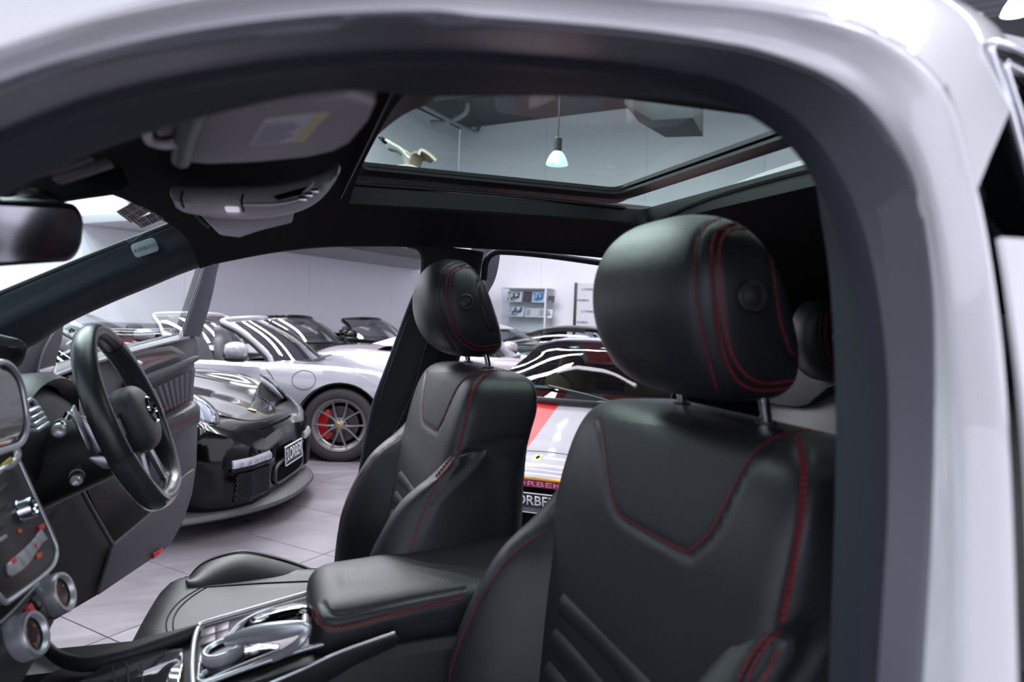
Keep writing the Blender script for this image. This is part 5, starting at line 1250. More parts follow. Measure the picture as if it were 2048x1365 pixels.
def section(tab, x, W=1.0):
    hw, zs, zm, ws, zsh, wc, zc_ = [ci(tab, x, k) for k in range(1, 8)]
    pts = [(hw*.90, zs), (hw*.975, zs+(zm-zs)*.35), (hw, zm), (hw*.985, zm+(zsh-zm)*.5), (ws+(hw-ws)*.35, zsh-.02*(zsh-zm)), (ws*.94, zsh+.012), (wc, zsh*.55+zc_*.45+.002), (wc*.5, zc_-.004), (0, zc_)]
    return cr([V((0, y*W, z)) for y, z in pts], 26)
def carbody(root, tab, m, open_x=None, arches=((1.35, .345), (-1.10, .355)), inner=None, hoodx=.9, W=1.0, step=.05):
    """painted shell with real wheel arches; open_x = (front, rear) of an open cockpit"""
    x1, x0 = tab[0][0], tab[-1][0]; xs = []; x = x1
    while x > x0: xs.append(x); x -= step if 2.0 > x > -2.0 else step/2
    xs.append(x0); n = 26; vs = []
    for x in xs:
        s = section(tab, x, W); 
        for q in s: vs.append(V((x, -q.y, q.z)))
        for q in reversed(s[:-1]): vs.append(V((x, q.y, q.z)))
    nc = 2*n-1; faces = gridf(len(xs), nc); low = set()
    for i, v in enumerate(vs):
        if abs(v.y) > .55:
            for ax, R_ in arches:
                d = math.hypot(v.x-ax, v.z-.33)
                if R_*.86 < d < R_*1.10 and v.z > .16:
                    k = R_/d; v.x = ax+(v.x-ax)*k; v.z = .33+(v.z-.33)*k
    body, cabin = [], []
    for q in faces:
        c = sum((vs[k] for k in q), V())/4
        hole = any(all(math.hypot(vs[k].x-ax, vs[k].z-.33) <= R_*1.004 for k in q) and abs(c.y) > .5 for ax, R_ in arches)
        if hole: continue
        if open_x and open_x[1] < c.x < open_x[0] and abs(c.y) < .70*W and c.z > .6: continue
        if inner and inner(c): continue
        body.append(q)
    body.append(tuple(range(nc))); body.append(tuple((len(xs)-1)*nc+j for j in range(nc)))
    used = sorted({k for q in body for k in q}); mp = {k: i for i, k in enumerate(used)}
    bm = bmesh.new(); bv = [bm.verts.new(vs[k]) for k in used]
    for q in body:
        try: bm.faces.new([bv[mp[k]] for k in q])
        except ValueError: pass
    bmesh.ops.recalc_face_normals(bm, faces=bm.faces); bm.normal_update()
    if sum((f.normal.z for f in bm.faces if abs(f.calc_center_median().y) < .4)) < 0:
        for f in bm.faces: f.normal_flip()
    solid(bm, .012)
    b = bmo('body', bm, m, root, ang=28)
    for ax, R_ in arches:
        for s in (-1, 1):
            rows = []
            for t in range(25):
                a = math.pi*(-.12+1.24*t/24); rows.append([V((ax+(R_+.004)*math.cos(a), s*.93*W, .33+(R_+.004)*math.sin(a))), V((ax+(R_+.01)*math.cos(a), s*.58, .33+(R_+.01)*math.sin(a)))])
            grid('wheel_well', rows, m_dark, root, thick=.01, toward=V((ax, s*.75, .33)))
            if s < 0: mesh('well_back', *boxm(V((ax, s*.57, .42)), R_, .006, .3), m_dark, root, False)
    mesh('underbody', *boxm(V((0, 0, .19)), 2.05, .60, .01), m_dark, root, False)
    return b
def wheel(root, x, y, r, full, spoke_m=m_rim):
    s = 1 if y > 0 else -1; c = V((x, y, r)); ax = V((0, s, 0))
    w = thing_part('wheel', root)
    k = 48
    ty = lathe('wheel', [(r-.105, -.02), (r-.10, .004), (r-.085, .012), (r-.04, .016), (r-.012, .006), (r-.001, -.012), (r, -.04), (r, -.19), (r-.02, -.215), (r-.105, -.21)], c, ax, m_tyre, root, 64)
    rm = lathe('rim', [(r-.098, .008), (r-.094, .014), (r-.104, .012), (r-.112, -.004), (r-.12, -.012), (r-.122, -.05), (r-.135, -.06), (r-.14, -.17)], c, ax, spoke_m, ty, 64)
    # spokes: pairs leaving the hub together
    parts = []; ns = 5
    for q in range(ns):
        a0_ = R(90+72*q+36) if full else R(90+72*q)
        for d_ in (-1, 1):
            a1, a2, a3 = a0_+d_*R(7), a0_+d_*R(11), a0_+d_*R(19)
            def pt(a, rr, h): return c+V((math.cos(a)*rr, 0, math.sin(a)*rr))+ax*h
            P0, P1, P2, P3 = pt(a1, .035, -.012), pt(a2, .085, -.010), pt(a3*.6+a2*.4, .15, -.004), pt(a3, r-.104, .006)
            path = cr([P0, P1, P2, P3], 10); wd = [.014, .013, .011, .0095, .0085, .008, .0075, .007, .0065, .006]
            vs = []
            for i, p in enumerate(path):
                t = (path[min(i+1, 9)]-path[max(i-1, 0)]).normalized(); sd_ = t.cross(ax).normalized(); w_ = wd[i]
                vs += [p-sd_*w_-ax*.028, p-sd_*w_*.9-ax*.004, p-sd_*w_*.35+ax*.003, p+sd_*w_*.35+ax*.003, p+sd_*w_*.9-ax*.004, p+sd_*w_-ax*.028]
            fs = gridf(10, 6, True); me = mesh('spoke', vs, fs+[tuple(reversed(range(6))), tuple(range(54, 60))], spoke_m, ty, True, ang=40)
    if full:
        lathe('brake_disc', [(.06, -.075), (.165, -.075), (.168, -.08), (.168, -.10), (.06, -.10)], c, ax, m_disc, ty, 48)
        pts = [c+V((math.cos(R(a))*rr, 0, math.sin(R(a))*rr))+ax*-.055 for a, rr in [(128, .105), (128, .178), (140, .192), (160, .198), (180, .198), (200, .198), (220, .192), (234, .180), (236, .105), (215, .115), (180, .125), (150, .115)]]
        prism('brake_caliper', pts, -ax*.05, m_caliper, ty, .008, seg=3)
        lathe('hub', [(0, .0), (.030, .0), (.040, -.006), (.062, -.018), (.066, -.04)], c, ax, spoke_m, ty, 40)
        lathe('hub_cap', [(0, .004), (.020, .004), (.0245, .002), (.027, -.003)], c, ax, m_gold, ty, 32)
        for q in range(5):
            a = R(90+72*q); lathe('wheel_bolt', [(0, .006-.014), (.006, -.006), (.0085, -.010), (.0085, -.02)], c+V((math.cos(a)*.052, 0, math.sin(a)*.052))+ax*.006, ax, m_dark, ty, 12)
    else:
        lathe('hub', [(0, .0), (.05, -.004), (.066, -.03)], c, ax, spoke_m, ty, 24)
        lathe('brake_disc', [(.02, -.075), (.165, -.075), (.168, -.10)], c, ax, m_disc, ty, 32)
    return ty
def thing_part(n, root): return None
def screen(root, m_frame_, xb=.95, yb=.70, zb=.86, xt=.28, yt=.56, zt=1.28, bow=.16, glassm=None, fr=.03, sidex=-.22, mirror=True, fw=.0):
    """open car windscreen: surround tube frame, curved pane, inside mirror"""
    n = 14; gm = glassm or m_carglass
    base = [V((xb+sidex*abs(2*j/n-1)**2.2, yb*(1-2*j/n), zb-.02*abs(2*j/n-1)**2)) for j in range(n+1)]
    top = [V((xt+sidex*.75*abs(2*j/n-1)**2.2, yt*(1-2*j/n), zt-.03*abs(2*j/n-1)**2.5)) for j in range(n+1)]
    rows = []
    for i in range(9):
        t = i/8; b = .03*math.sin(math.pi*t); rows.append([p.lerp(q, t)+V((b, 0, b*.8)) for p, q in zip(base, top)])
    grid('windscreen', rows, gm, root)
    pil = lambda j: [r_[j] for r_ in rows]
    loop = cr([base[0]+V((-.02, .012, -.06))]+pil(0)[1:7]+[top[0]+V((0, -.01, -.012))]+top[1:-1:2]+[top[-1]+V((0, .01, -.012))]+list(reversed(pil(-1)[1:7]))+[base[-1]+V((-.02, -.012, -.06))], 60)
    vs, fs = tubemesh(loop, fr, 10, False, sq=.8); mesh('windscreen_frame', vs, fs, m_frame_, root, True, None, 60)
    tube('inner_frame', [p+V((-.02, 0, -.012)) for p in loop], fr*.75, m_trimblack, root, 8)
    tube('cowl_strip', [p+V((.02, 0, .004)) for p in base], .018, m_trimblack, root, 8, sq=.5)
    if mirror:
        box('inside_mirror', V((xt+.10, 0, zt-.11)), .012, .11, .03, m_trimblack, root, .01)
        tube('mirror_arm', [V((xt+.10, 0, zt-.09)), V((xt+.10, 0, zt-.02))], .01, m_trimblack, root, 6)
    return base, top
def carseat(root, x, y, z, m, h=.62, tall=True):
    rows = []
    for zz, w, d in ((0, .22, .10), (.25, .24, .085), (.42, .23, .07), (h*.80, .17, .06), (h*.86, .12, .055), (h*.95, .12, .05), (h, .09, .035), (h+.012, .03, .015)):
        rows.append([V((x-.25*zz+d*math.copysign(abs(math.cos(a))**.7, math.cos(a)), y+w*math.copysign(abs(math.sin(a))**.6, math.sin(a)), z+zz)) for a in [2*math.pi*k/20 for k in range(20)]])
    o = grid('seat', loft_keep_c(rows), m, root, cu=True, caps=True, ang=60)
    box('seat_cushion', V((x+.28, y, z+.02)), .24, .23, .08, m, root, .04)
    return o
def loft_keep_c(rows): return loft_keep(rows, 20)
def cockpit(root, x0, x1, m_in=None, z=.84, W=.70):
    m_in = m_in or m_trimblack
    rows = []
    for x in (x0, x0-.02, (x0+x1)/2, x1+.02, x1):
        f = 0 if x in (x0, x1) else 1
        rows.append([V((x, y, z if (abs(y) > W-.02 or not f) else .42)) for y in (-W-.03, -W, -W+.04, -W+.06, 0, W-.06, W-.04, W, W+.03)])
    grid('cockpit_lining', rows, m_in, root, thick=.006, toward=V(root.location)+V((0, 0, 3)) if False else V((0, 0, 9)), ang=30)
    # dashboard and steering wheel
    d = [V((x0-.02, 0, z+.03)), V((x0-.16, 0, z+.055)), V((x0-.30, 0, z+.03)), V((x0-.34, 0, z-.06)), V((x0-.30, 0, z-.25))]
    grid('car_dashboard', [[p+V((0, y, -.02*abs(y)**3)) for p in cr(d, 12)] for y in [-.66+.132*k for k in range(11)]], m_in, root, thick=.01, toward=V((0, 0, 9)))
    c = V((x0-.48, -.36, z-.02)); t = [c+V((-.06*math.sin(a)*.6, .17*math.cos(a), .17*math.sin(a))) for a in [2*math.pi*k/28 for k in range(28)]]
    vs, fs = tubemesh(t, .013, 8, True); sw_ = mesh('car_steering_wheel', vs, fs, m_trimblack, root)
    for a in (R(0), R(180), R(270)): tube('wheel_spoke', [c, c+V((-.036*math.sin(a), .165*math.cos(a), .165*math.sin(a)))], .012, m_trimblack, sw_, 6)
def wing_mirror(root, x, y, z, m, s):
    ell('mirror_shell', V((x, y+s*.12, z)), XYZ, (.10, .125, .08), m, root, 24, 14, p=.85)
    ell('mirror_base', V((x+.0, y+s*.11, z-.062)), XYZ, (.104, .128, .036), m_trimblack, root, 16, 8, p=.8)
    prism('mirror_arm', [V((x-.03, y-s*.02, z-.09)), V((x+.03, y-s*.02, z-.09)), V((x+.025, y+s*.06, z-.04)), V((x-.025, y+s*.06, z-.04))], V((0, 0, -.02)), m_trimblack, root, .004)
    box('mirror_face', V((x-.073, y+s*.12, z)), .003, .10, .055, m_carglass, root, .002)
def greenhouse(root, m_roof, prof, yb=.74, yr=.50, zb=.86, gm=None, split=(.3, -.9), pillars=True, n=40):
    """closed coupe cabin. prof: (x, z) of the centre line from screen base to tail"""
    cl_ = cr([V((x, 0, z)) for x, z in prof], n); zmx = max(p.z for p in cl_); gm = gm or m_carglass
    rows = []
    for p in cl_:
        h = max(0, min(1, (p.z-zb)/(zmx-zb))); y1 = yb+(yr-yb)*h**.8
        zr = max(zb-.03, p.z-.05*h); back = -.20*(1-h*.35) if p.x > split[0] else 0
        xs_ = p.x+(-.22*(1-.3*h) if p.x > .1 else 0)*min(1, max(0, (p.x-.1)/.4))
        sec = [V((xs_, -yb, zb-.03)), V((xs_, -(yb*.5+y1*.5)-.005, zb+(zr-zb)*.5)), V((xs_, -y1, zr)), V((p.x*.5+xs_*.5, -y1*.72, p.z-.012)), V((p.x, -y1*.3, p.z)), V((p.x, 0, p.z))]
        sd = [sec[0].lerp(sec[2], k/6)+V((0, -.012*math.sin(math.pi*k/6)*h, 0)) for k in range(6)]; s = sd+cr(sec[2:], 8); rows.append(s+[V((q.x, -q.y, q.z)) for q in reversed(s[:-1])])
    nc = 27; vs = [v for r_ in rows for v in r_]; groups = {'roof': [], 'windscreen': [], 'side_window': [], 'rear_window': []}
    for q in gridf(n, nc):
        i, j = q[0]//nc, q[0] % nc; jj = min(j, nc-2-j); c = sum((vs[k] for k in q), V())/4
        top_ = jj >= 6 or (jj == 5 and False)
        if top_:
            if c.x > split[0]: g = 'windscreen' if jj >= 6 else 'roof'
            elif c.x < split[1]: g = 'rear_window' if jj >= 8 and c.z > zb+.05 else 'roof'
            else: g = 'roof'
        else:
            if c.z < zb+.0: g = 'roof'
            elif split[1]+.05 < c.x < split[0]+.30 and jj <= 5 and (c.z < zmx-.10): g = 'side_window'
            else: g = 'roof'
        groups[g].append(q)
    for g, m in (('roof', m_roof), ('windscreen', gm), ('side_window', gm), ('rear_window', gm)):
        if not groups[g]: continue
        used = sorted({k for q in groups[g] for k in q}); mp = {k: i for i, k in enumerate(used)}
        bm = bmesh.new(); bv = [bm.verts.new(vs[k]) for k in used]
        for q in groups[g]: bm.faces.new([bv[mp[k]] for k in q])
        bmesh.ops.recalc_face_normals(bm, faces=bm.faces)
        if g == 'roof': solid(bm, .012)
        bmo(g, bm, m, root, ang=40)
    # belt and pillar mouldings
    for s in (-1, 1):
        tube('window_moulding', [V((split[0]+.32, s*(yb+.002), zb-.01)), V((0, s*(yb+.004), zb-.008)), V((split[1], s*(yb), zb))], .012, m_trimblack, root, 8, n=12)
def local(name, label, pos, heading, group=None):
    return thing(name, label, 'car', (pos[0], pos[1], 0), R(heading), group, local=True)
FWD = V((1, 0, 0))
# -------- 1: white roadster with the red caliper
HW = -14.0
h = V((math.cos(R(HW)), math.sin(R(HW)), 0)); rt = V((h.y, -h.x, 0))
cw_ = P(680, 920, Z=0)-h*1.35-rt*.80
wc = local('convertible', 'white open convertible with red brake caliper, broadside across the middle', cw_, HW)
seam = lambda name, pts, parent, r_=.0035: tube(name, pts, r_, m_seam, parent, 6)
body = carbody(wc, REAR, m_wpaint, (.72, -.80), arches=((1.35, .378), (-1.10, .378)), step=.035)
for x in (1.35, -1.10):
    for s in (-1, 1): wheel(wc, x, s*.905, .335, True)
screen(wc, m_wpaint, .98, .74, .87, .38, .60, 1.27, fr=.030, sidex=-.25)
cockpit(wc, .74, -.82, z=.86)
for s in (-1, 1): carseat(wc, .02, s*.36, .46, m_seatdark, .70)
wing_mirror(wc, .46, -.90, .985, m_wpaint, -1); wing_mirror(wc, .46, .90, .985, m_wpaint, 1)
bb_ = BVHTree.FromPolygons([v.co for v in body.data.vertices], [tuple(p.vertices) for p in body.data.polygons])
def onbody(bv, x, z, s=-1, lift=.002):
    hq = bv.ray_cast(V((x, s*2, z)), V((0, -s, 0))); return hq[0]+hq[1]*lift if hq[0] else V((x, s*.9, z))
def ontop(bv, x, y, lift=.002):
    hq = bv.ray_cast(V((x, y, 2)), V((0, 0, -1))); return hq[0]+hq[1]*lift if hq[0] else V((x, y, .8))
def onfront(bv, y, z, lift=.002):
    hq = bv.ray_cast(V((4, y, z)), V((-1, 0, 0))); return hq[0]+hq[1]*lift if hq[0] else V((2.2, y, z))
seam('door_gap', cr([onbody(bb_, x, z) for x, z in ((.60, .862), (.72, .78), (.79, .62), (.80, .45), (.76, .28))], 24), wc)
seam('fuel_flap', [onbody(bb_, 1.02+.105*math.cos(a), .735+.085*math.sin(a), lift=.001) for a in [2*math.pi*k/32 for k in range(33)]], wc, .0025)
seam('bonnet_gap', cr([ontop(bb_, x, y) for x, y in ((.98, -.62), (1.4, -.60), (1.8, -.52), (2.08, -.34))], 30), wc, .003)
def headlamp(root, bv, x, y, z, s, rx=.15, rz=.11, tilt=.5):
    c = V((x, s*y, z)); n = V((.62, s*.42, .66)).normalized(); u = V((1, 0, 0)); u = (u-n*u.dot(n)).normalized(); w = n.cross(u)
    o = ell('headlamp', c, (u, w, n), (rx, rz, .035), m_lens, root, 28, 12)
    ell('lamp_reflector', c-n*.02, (u, w, n), (rx*.92, rz*.9, .02), m_lampin, o, 24, 10)
    ell('lamp_projector', c+n*.004, (u, w, n), (.04, .04, .024), m_chrome, o, 20, 10)
    vs, fs = tubemesh([c+u*rx*1.02*math.cos(a)+w*rz*1.02*math.sin(a) for a in [2*math.pi*k/32 for k in range(32)]], .005, 6, True); mesh('lamp_ring', vs, fs, m_trimblack, o)
    return o
headlamp(wc, bb_, 1.93, .69, .70, -1); headlamp(wc, bb_, 1.93, .69, .70, 1)
box('side_marker', onbody(bb_, 1.93, .52, -1, .0)+V((0, .0, 0)), .10, .012, .018, m_lampin, wc, .006)
for k in range(2): tube('wiper', [V((1.0, -.5+.5*k, .885)), V((1.02, -.1+.5*k, .895))], .008, m_trimblack, wc, 6)
# -------- 2: black coupe nose with the plate, in front of it
HB = -18.0
h2_ = V((math.cos(R(HB)), math.sin(R(HB)), 0))
pc_ = (P(588, 892, D=4.74)); cb = V((pc_.x, pc_.y, 0))-h2_*2.285
bk_ = local('coupe', 'glossy black sports coupe nose with number plate, beside the opened door', cb, HB)
BT = [(2.245, .42, .15, .30, .38, .43, .26, .47), (2.21, .60, .15, .32, .56, .50, .38, .55), (2.12, .76, .15, .36, .70, .58, .46, .61), (2.0, .87, .15, .44, .78, .66, .54, .65), (1.82, .91, .15, .52, .80, .75, .58, .70), (1.60, .925, .16, .56, .80, .815, .62, .75)]+REAR[5:]
bbody = carbody(bk_, BT, m_blackp, (.72, -.80), step=.035); cockpit(bk_, .74, -.82, z=.86)
bbv = BVHTree.FromPolygons([v.co for v in bbody.data.vertices], [tuple(p.vertices) for p in bbody.data.polygons])
for x in (1.35, -1.10):
    for s in (-1, 1): wheel(bk_, x, s*.915, .335, False)
greenhouse(bk_, m_blackp, [(1.0, .88), (.62, 1.08), (.25, 1.24), (-.15, 1.285), (-.6, 1.24), (-1.2, 1.08), (-1.8, .86)])
headlamp(bk_, bbv, 1.90, .70, .735, -1, .16, .125); headlamp(bk_, bbv, 1.90, .70, .735, 1, .16, .125)
# bonnet shut line, lip slot, badge
hl_ = cr([ontop(bbv, x, y, .0) for x, y in ((1.0, -.60), (1.5, -.56), (1.85, -.46), (2.06, -.28), (2.12, 0), (2.06, .28), (1.85, .46), (1.5, .56), (1.0, .60))], 60)
tube('bonnet_gap', hl_, .004, m_seam, bk_, 6)
sl = cr([onfront(bbv, y, .575, .001) for y in (-.30, -.15, 0, .15, .30)], 20)
grid('lip_intake', [[p+V((.002, 0, .012)) for p in sl], [p+V((.004, 0, -.012)) for p in sl]], m_dark, bk_, thick=.004, toward=V((5, 0, .6)))
bd = ontop(bbv, 1.99, 0, .003); prism('badge', [bd+V((.03, 0, -.008)), bd+V((.018, -.02, -.004)), bd+V((-.028, -.02, .006)), bd+V((-.028, .02, .006)), bd+V((.018, .02, -.004))], V((.001, 0, .004)), m_gold, bk_, .001)
# running lamps
def frontstrip(y0, y1, z0, z1, m, nm, dx=0, th=.01, n=10):
    r0_, r1_ = [], []
    for k in range(n+1):
        y = y0+(y1-y0)*k/n; a = onfront(bbv, y, z0, 0); b = onfront(bbv, y, z1, 0); r0_.append(a+V((dx, 0, 0))); r1_.append(b+V((dx, 0, 0)))
    return grid(nm, [r0_, [p.lerp(q_, .5)+V((.004, 0, 0)) for p, q_ in zip(r0_, r1_)], r1_], m, bk_, thick=th, toward=V((6, (y0+y1), .4)))
for s in (-1, 1):
    frontstrip(s*.36, s*.72, .405, .455, m_lampin, 'running_lamp', .012, .02)
    for k in range(6):
        y = s*(.40+.055*k); p = onfront(bbv, y, .425, .0); ell('led_lens', p+V((.022, 0, 0)), XYZ, (.008, .02, .014), m_lens, bk_, 10, 6)
    frontstrip(s*.34, s*.74, .385, .402, m_blackp, 'lamp_brow', .02, .02)
    frontstrip(s*.38, s*.70, .205, .375, m_dark, 'side_intake', .004, .006)
    prts = []
    for i in range(22):
        for j in range(11):
            y = s*(.39+.0143*i+(.007 if j % 2 else 0)); z = .214+.0148*j; p = onfront(bbv, y, z, 0)+V((.012, 0, 0)); prts.append(boxm(p, .003, .0055, .0016)); prts.append(boxm(p, .003, .0012, .006))
    vs, fs = join(prts); o = mesh('mesh_grille', vs, fs, m_meshgrey, bk_, False); o['kind'] = 'stuff'
fc = [onfront(bbv, y, z, 0)+V((.012, 0, 0)) for y, z in ((-.28, .20), (.28, .20), (.30, .34), (-.30, .34))]
frontstrip(-.27, .27, .215, .33, m_dark, 'centre_intake', .006, .006)
loop = [onfront(bbv, y, z, 0)+V((.014, 0, 0)) for y, z in [(.29*math.copysign(abs(math.cos(a))**.35, math.cos(a)), .272+.068*math.copysign(abs(math.sin(a))**.5, math.sin(a))) for a in [2*math.pi*k/48 for k in range(48)]]]
vs, fs = tubemesh(loop, .011, 8, True); mesh('intake_frame', vs, fs, m_plastic_grey, bk_)
# splitter
sp_ = []
for y in [-.88+.08*k for k in range(23)]:
    t = abs(y)/.88; x = 2.33-.42*t**2.6; sp_.append((x, y))
rows = [[V((x-.10, y*.97, .175)) for x, y in sp_], [V((x-.03, y, .165)) for x, y in sp_], [V((x+.03, y*1.015, .140)) for x, y in sp_], [V((x+.035, y*1.02, .115)) for x, y in sp_], [V((x+.0, y, .10)) for x, y in sp_], [V((x-.14, y*.95, .10)) for x, y in sp_]]
grid('splitter', loft_keep(rows, 16), m_lip, bk_, thick=.006, toward=V((6, 0, .5)), ang=40)
# plate
pcn = V((2.285, 0, .375)); py_ = V((0, 1, 0)); pz = V((-.05, 0, 1)).normalized(); pn_ = py_.cross(pz)
prism('number_plate', rrect(pcn, py_, pz, .186, .068, .01, 4), -pn_*.006, m_plate, bk_, .001)
vs, fs = tubemesh(rrect(pcn+pn_*.0015, py_, pz, .181, .063, .008, 4), .003, 6, True); mesh('plate_border', vs, fs, m_platewhite, bk_)
text('lettering', 'LORBEK', pcn+pn_*.001+py_*.018, py_, pz, .085, m_platewhite, bk_, .002, .74, bold=.006)
for k in range(3): text('lettering', 'V I C'.split()[k], pcn+pn_*.001-py_*.158+pz*(.034-.034*k), py_, pz, .018, m_platewhite, bk_, .002)
tube('camera_sensor', [V((2.27, -.42, .47)), V((2.285, -.42, .47))], .016, m_dark, bk_, 14)
# the yellow and red on the bonnet are reflections, not drawn here
# -------- 3: striped silver coupe with the badge, right of centre
fd = V((-.57, -.82, 0)).normalized(); HF = math.degrees(math.atan2(fd.y, fd.x))
fp = P(1068, 985, Z=.42); fcn = V((fp.x, fp.y, 0))-fd*2.28
lat = V((-fd.y, fd.x, 0))   # left of the car
fc_ = local('coupe', 'silver sports coupe with red bonnet stripes and number plate, facing the camera', fcn, HF)
def m_striped():
    m, nt, b = newmat('striped_bonnet_paint'); tc = nt.nodes.new('ShaderNodeTexCoord'); sx_ = nt.nodes.new('ShaderNodeSeparateXYZ'); nt.links.new(tc.outputs['Object'], sx_.inputs[0])
    ab = nt.nodes.new('ShaderNodeMath'); ab.operation = 'ABSOLUTE'; nt.links.new(sx_.outputs['Y'], ab.inputs[0])
    a = nt.nodes.new('ShaderNodeMath'); a.operation = 'GREATER_THAN'; a.inputs[1].default_value = .14; nt.links.new(ab.outputs[0], a.inputs[0])
    c = nt.nodes.new('ShaderNodeMath'); c.operation = 'LESS_THAN'; c.inputs[1].default_value = .40; nt.links.new(ab.outputs[0], c.inputs[0])
    d = nt.nodes.new('ShaderNodeMath'); d.operation = 'MULTIPLY'; nt.links.new(a.outputs[0], d.inputs[0]); nt.links.new(c.outputs[0], d.inputs[1])
    mx = nt.nodes.new('ShaderNodeMix'); mx.data_type = 'RGBA'; nt.links.new(d.outputs[0], mx.inputs[0]); mx.inputs[6].default_value = rgb(140, 138, 148); mx.inputs[7].default_value = rgb(172, 38, 42)
    nt.links.new(mx.outputs[2], b.inputs['Base Color']); b.inputs['Roughness'].default_value = .3; b.inputs['Coat Weight'].default_value = 1; return m
fbody = carbody(fc_, MID, m_striped(), (.80, -.70), arches=((1.30, .345), (-1.25, .355)), step=.04)
fbv = BVHTree.FromPolygons([v.co for v in fbody.data.vertices], [tuple(p.vertices) for p in fbody.data.polygons])
for x in (1.30, -1.25):
    for s in (-1, 1): wheel(fc_, x, s*.93, .335, False)
greenhouse(fc_, m_silver, [(1.12, .78), (.75, .98), (.38, 1.14), (.0, 1.215), (-.4, 1.20), (-.95, 1.08), (-1.6, .90)], yb=.80, yr=.52, zb=.80, split=(.12, -.7), gm=glass('dark_car_glass', (150, 165, 163), 1.0))
cockpit(fc_, .82, -.72, z=.78, W=.66)
for s in (-1, 1): carseat(fc_, -.30, s*.37, .42, m_tan, .60)
for y0 in (.05, -.62): tube('wiper', [V((1.15, y0+.25, .79)), V((1.08, y0+.05, .83)), V((.98, y0-.30, .875))], .010, m_trimblack, fc_, 6, n=10)
box('wiper_hub', V((1.17, .20, .80)), .04, .05, .012, m_trimblack, fc_, .005)
cs_ = [V((1.13-.25*abs(y)**2.2*1.6, y, .785)) for y in [-.78+.13*k for k in range(13)]]
tube('cowl_strip', cs_, .022, m_trimblack, fc_, 8, sq=.4)
def topstrip(bv, x0, x1, y0, y1, m, nm, root, lift=.002, th=.003, n=14):
    rows = [[ontop(bv, x0+(x1-x0)*i/4, y0+(y1-y0)*k/n, lift) for k in range(n+1)] for i in range(5)]
    return grid(nm, rows, m, root, thick=th, toward=V((0, 0, 9)))
tube('bonnet_gap', [ontop(fbv, 1.98, y, 0) for y in [-.5+.05*k for k in range(21)]], .003, m_seam, fc_, 6)
bd = ontop(fbv, 2.085, -.035, .002); bx_, by_ = V((-.955, 0, .3)).normalized(), V((0, -1, 0)); 
prism('badge', [bd+bx_*a+by_*b for a, b in ((-.034, -.022), (.034, -.022), (.034, .022), (-.034, .022))], V((0, 0, .003)), mat('badge_yellow', (236, 222, 130), .4), fc_, .0008)
hz = [(-.020, -.004), (-.008, -.006), (-.004, -.012), (.004, -.008), (.008, -.012), (.012, -.006), (.022, -.008), (.018, .002), (.008, .004), (.002, .012), (-.004, .006), (-.012, .012), (-.010, .004), (-.020, .008)]
prism('badge_emblem', [bd+bx_*a+by_*b*1.1+V((0, 0, .004)) for a, b in hz], V((0, 0, .001)), m_dark, fc_, 0)
def fstrip(z0, z1, y0, y1, m, nm, dx=.004, th=.006):
    rows = [[onfront(fbv, y0+(y1-y0)*k/16, z0+(z1-z0)*i/3, 0)+V((dx, 0, 0)) for k in range(17)] for i in range(4)]
    return grid(nm, rows, m, fc_, thick=th, toward=V((7, 0, .5)))
fstrip(.487, .500, -.44, .44, mat('yellow_stripe', (236, 186, 70), .3), 'yellow_stripe', .006); fstrip(.445, .487, -.44, .44, mat('burgundy_band', (150, 34, 62), .3), 'burgundy_band', .006)
text('lettering', 'LORBEK', onfront(fbv, 0, .465)+V((.012, 0, 0)), V((0, 1, 0)), V((0, 0, 1)), .026, mat('pink_letter', (216, 150, 190), .4), fc_, .002, 2.4)
fstrip(.20, .445, -.44, .44, m_dark, 'front_grille', .003, .004)
pcn = V((2.30, 0, .365)); 
prism('number_plate', rrect(pcn, py_, V((0, 0, 1)), .21, .055, .008, 4), V((-.006, 0, 0)), mat('plate_grey', (112, 110, 124), .4), fc_, .001)
prism('plate_field', rrect(pcn+V((.001, 0, .012)), py_, V((0, 0, 1)), .205, .036, .004, 4), V((.0012, 0, 0)), m_plate, fc_, 0)
vs, fs = tubemesh(rrect(pcn+V((.002, 0, 0)), py_, V((0, 0, 1)), .207, .052, .006, 4), .0022, 6, True); mesh('plate_border', vs, fs, m_platewhite, fc_)
text('lettering', 'LORBEK', pcn+V((.0035, 0, .012)), py_, V((0, 0, 1)), .052, m_platewhite, fc_, .002, 1.02, bold=.008)
fstrip(.16, .195, -.6, .6, m_redp, 'front_lip', .05, .03)
for s in (-1, 1): headlamp(fc_, fbv, 1.86, .74, .66, s, .2, .09)
# sun shade / paper on the dash
prism('dash_paper', [V((.80, -.62, .835)), V((.80, -.25, .84)), V((.66, -.25, .845)), V((.66, -.62, .84))], V((0, 0, .002)), m_label, fc_, 0)
# -------- the others: open cars and coupes further back
def opencar(label, pos, head, m, m_fr=None, m_seat_=None, hr_=.62, group=None, name='convertible', mirrors=True, zt=1.27, tab=REAR):
    t = local(name, label, pos, head, group); carbody(t, tab, m, (.72, -.80), step=.07)
    for x in (1.35, -1.10):
        for s in (-1, 1): wheel(t, x, s*.905, .325, False)
    screen(t, m_fr or m, .98, .74, .87, .38, .58, zt, glassm=m_carglass2, fr=.032, sidex=-.25)
    cockpit(t, .74, -.82, z=.86)
    for s in (-1, 1): carseat(t, -.42, s*.36, .45, m_seat_ or m_seatdark, hr_)
    if mirrors:
        for s in (-1, 1): wing_mirror(t, .70, s*.90, .985, m, s)
    for s in (-1, 1): headlamp(t, None, 1.93, .69, .70, s)
    return t
def g(px, D): p = P(px, 640, D=D); return V((p.x, p.y, 0))
ROW = -47.5
def rm_(a, b): q = RM(a, b); return V((q.x, q.y, 0))
opencar('silver open convertible behind the window post of the opened door', rm_(6.3, 9.0), ROW, m_silver, m_silver)
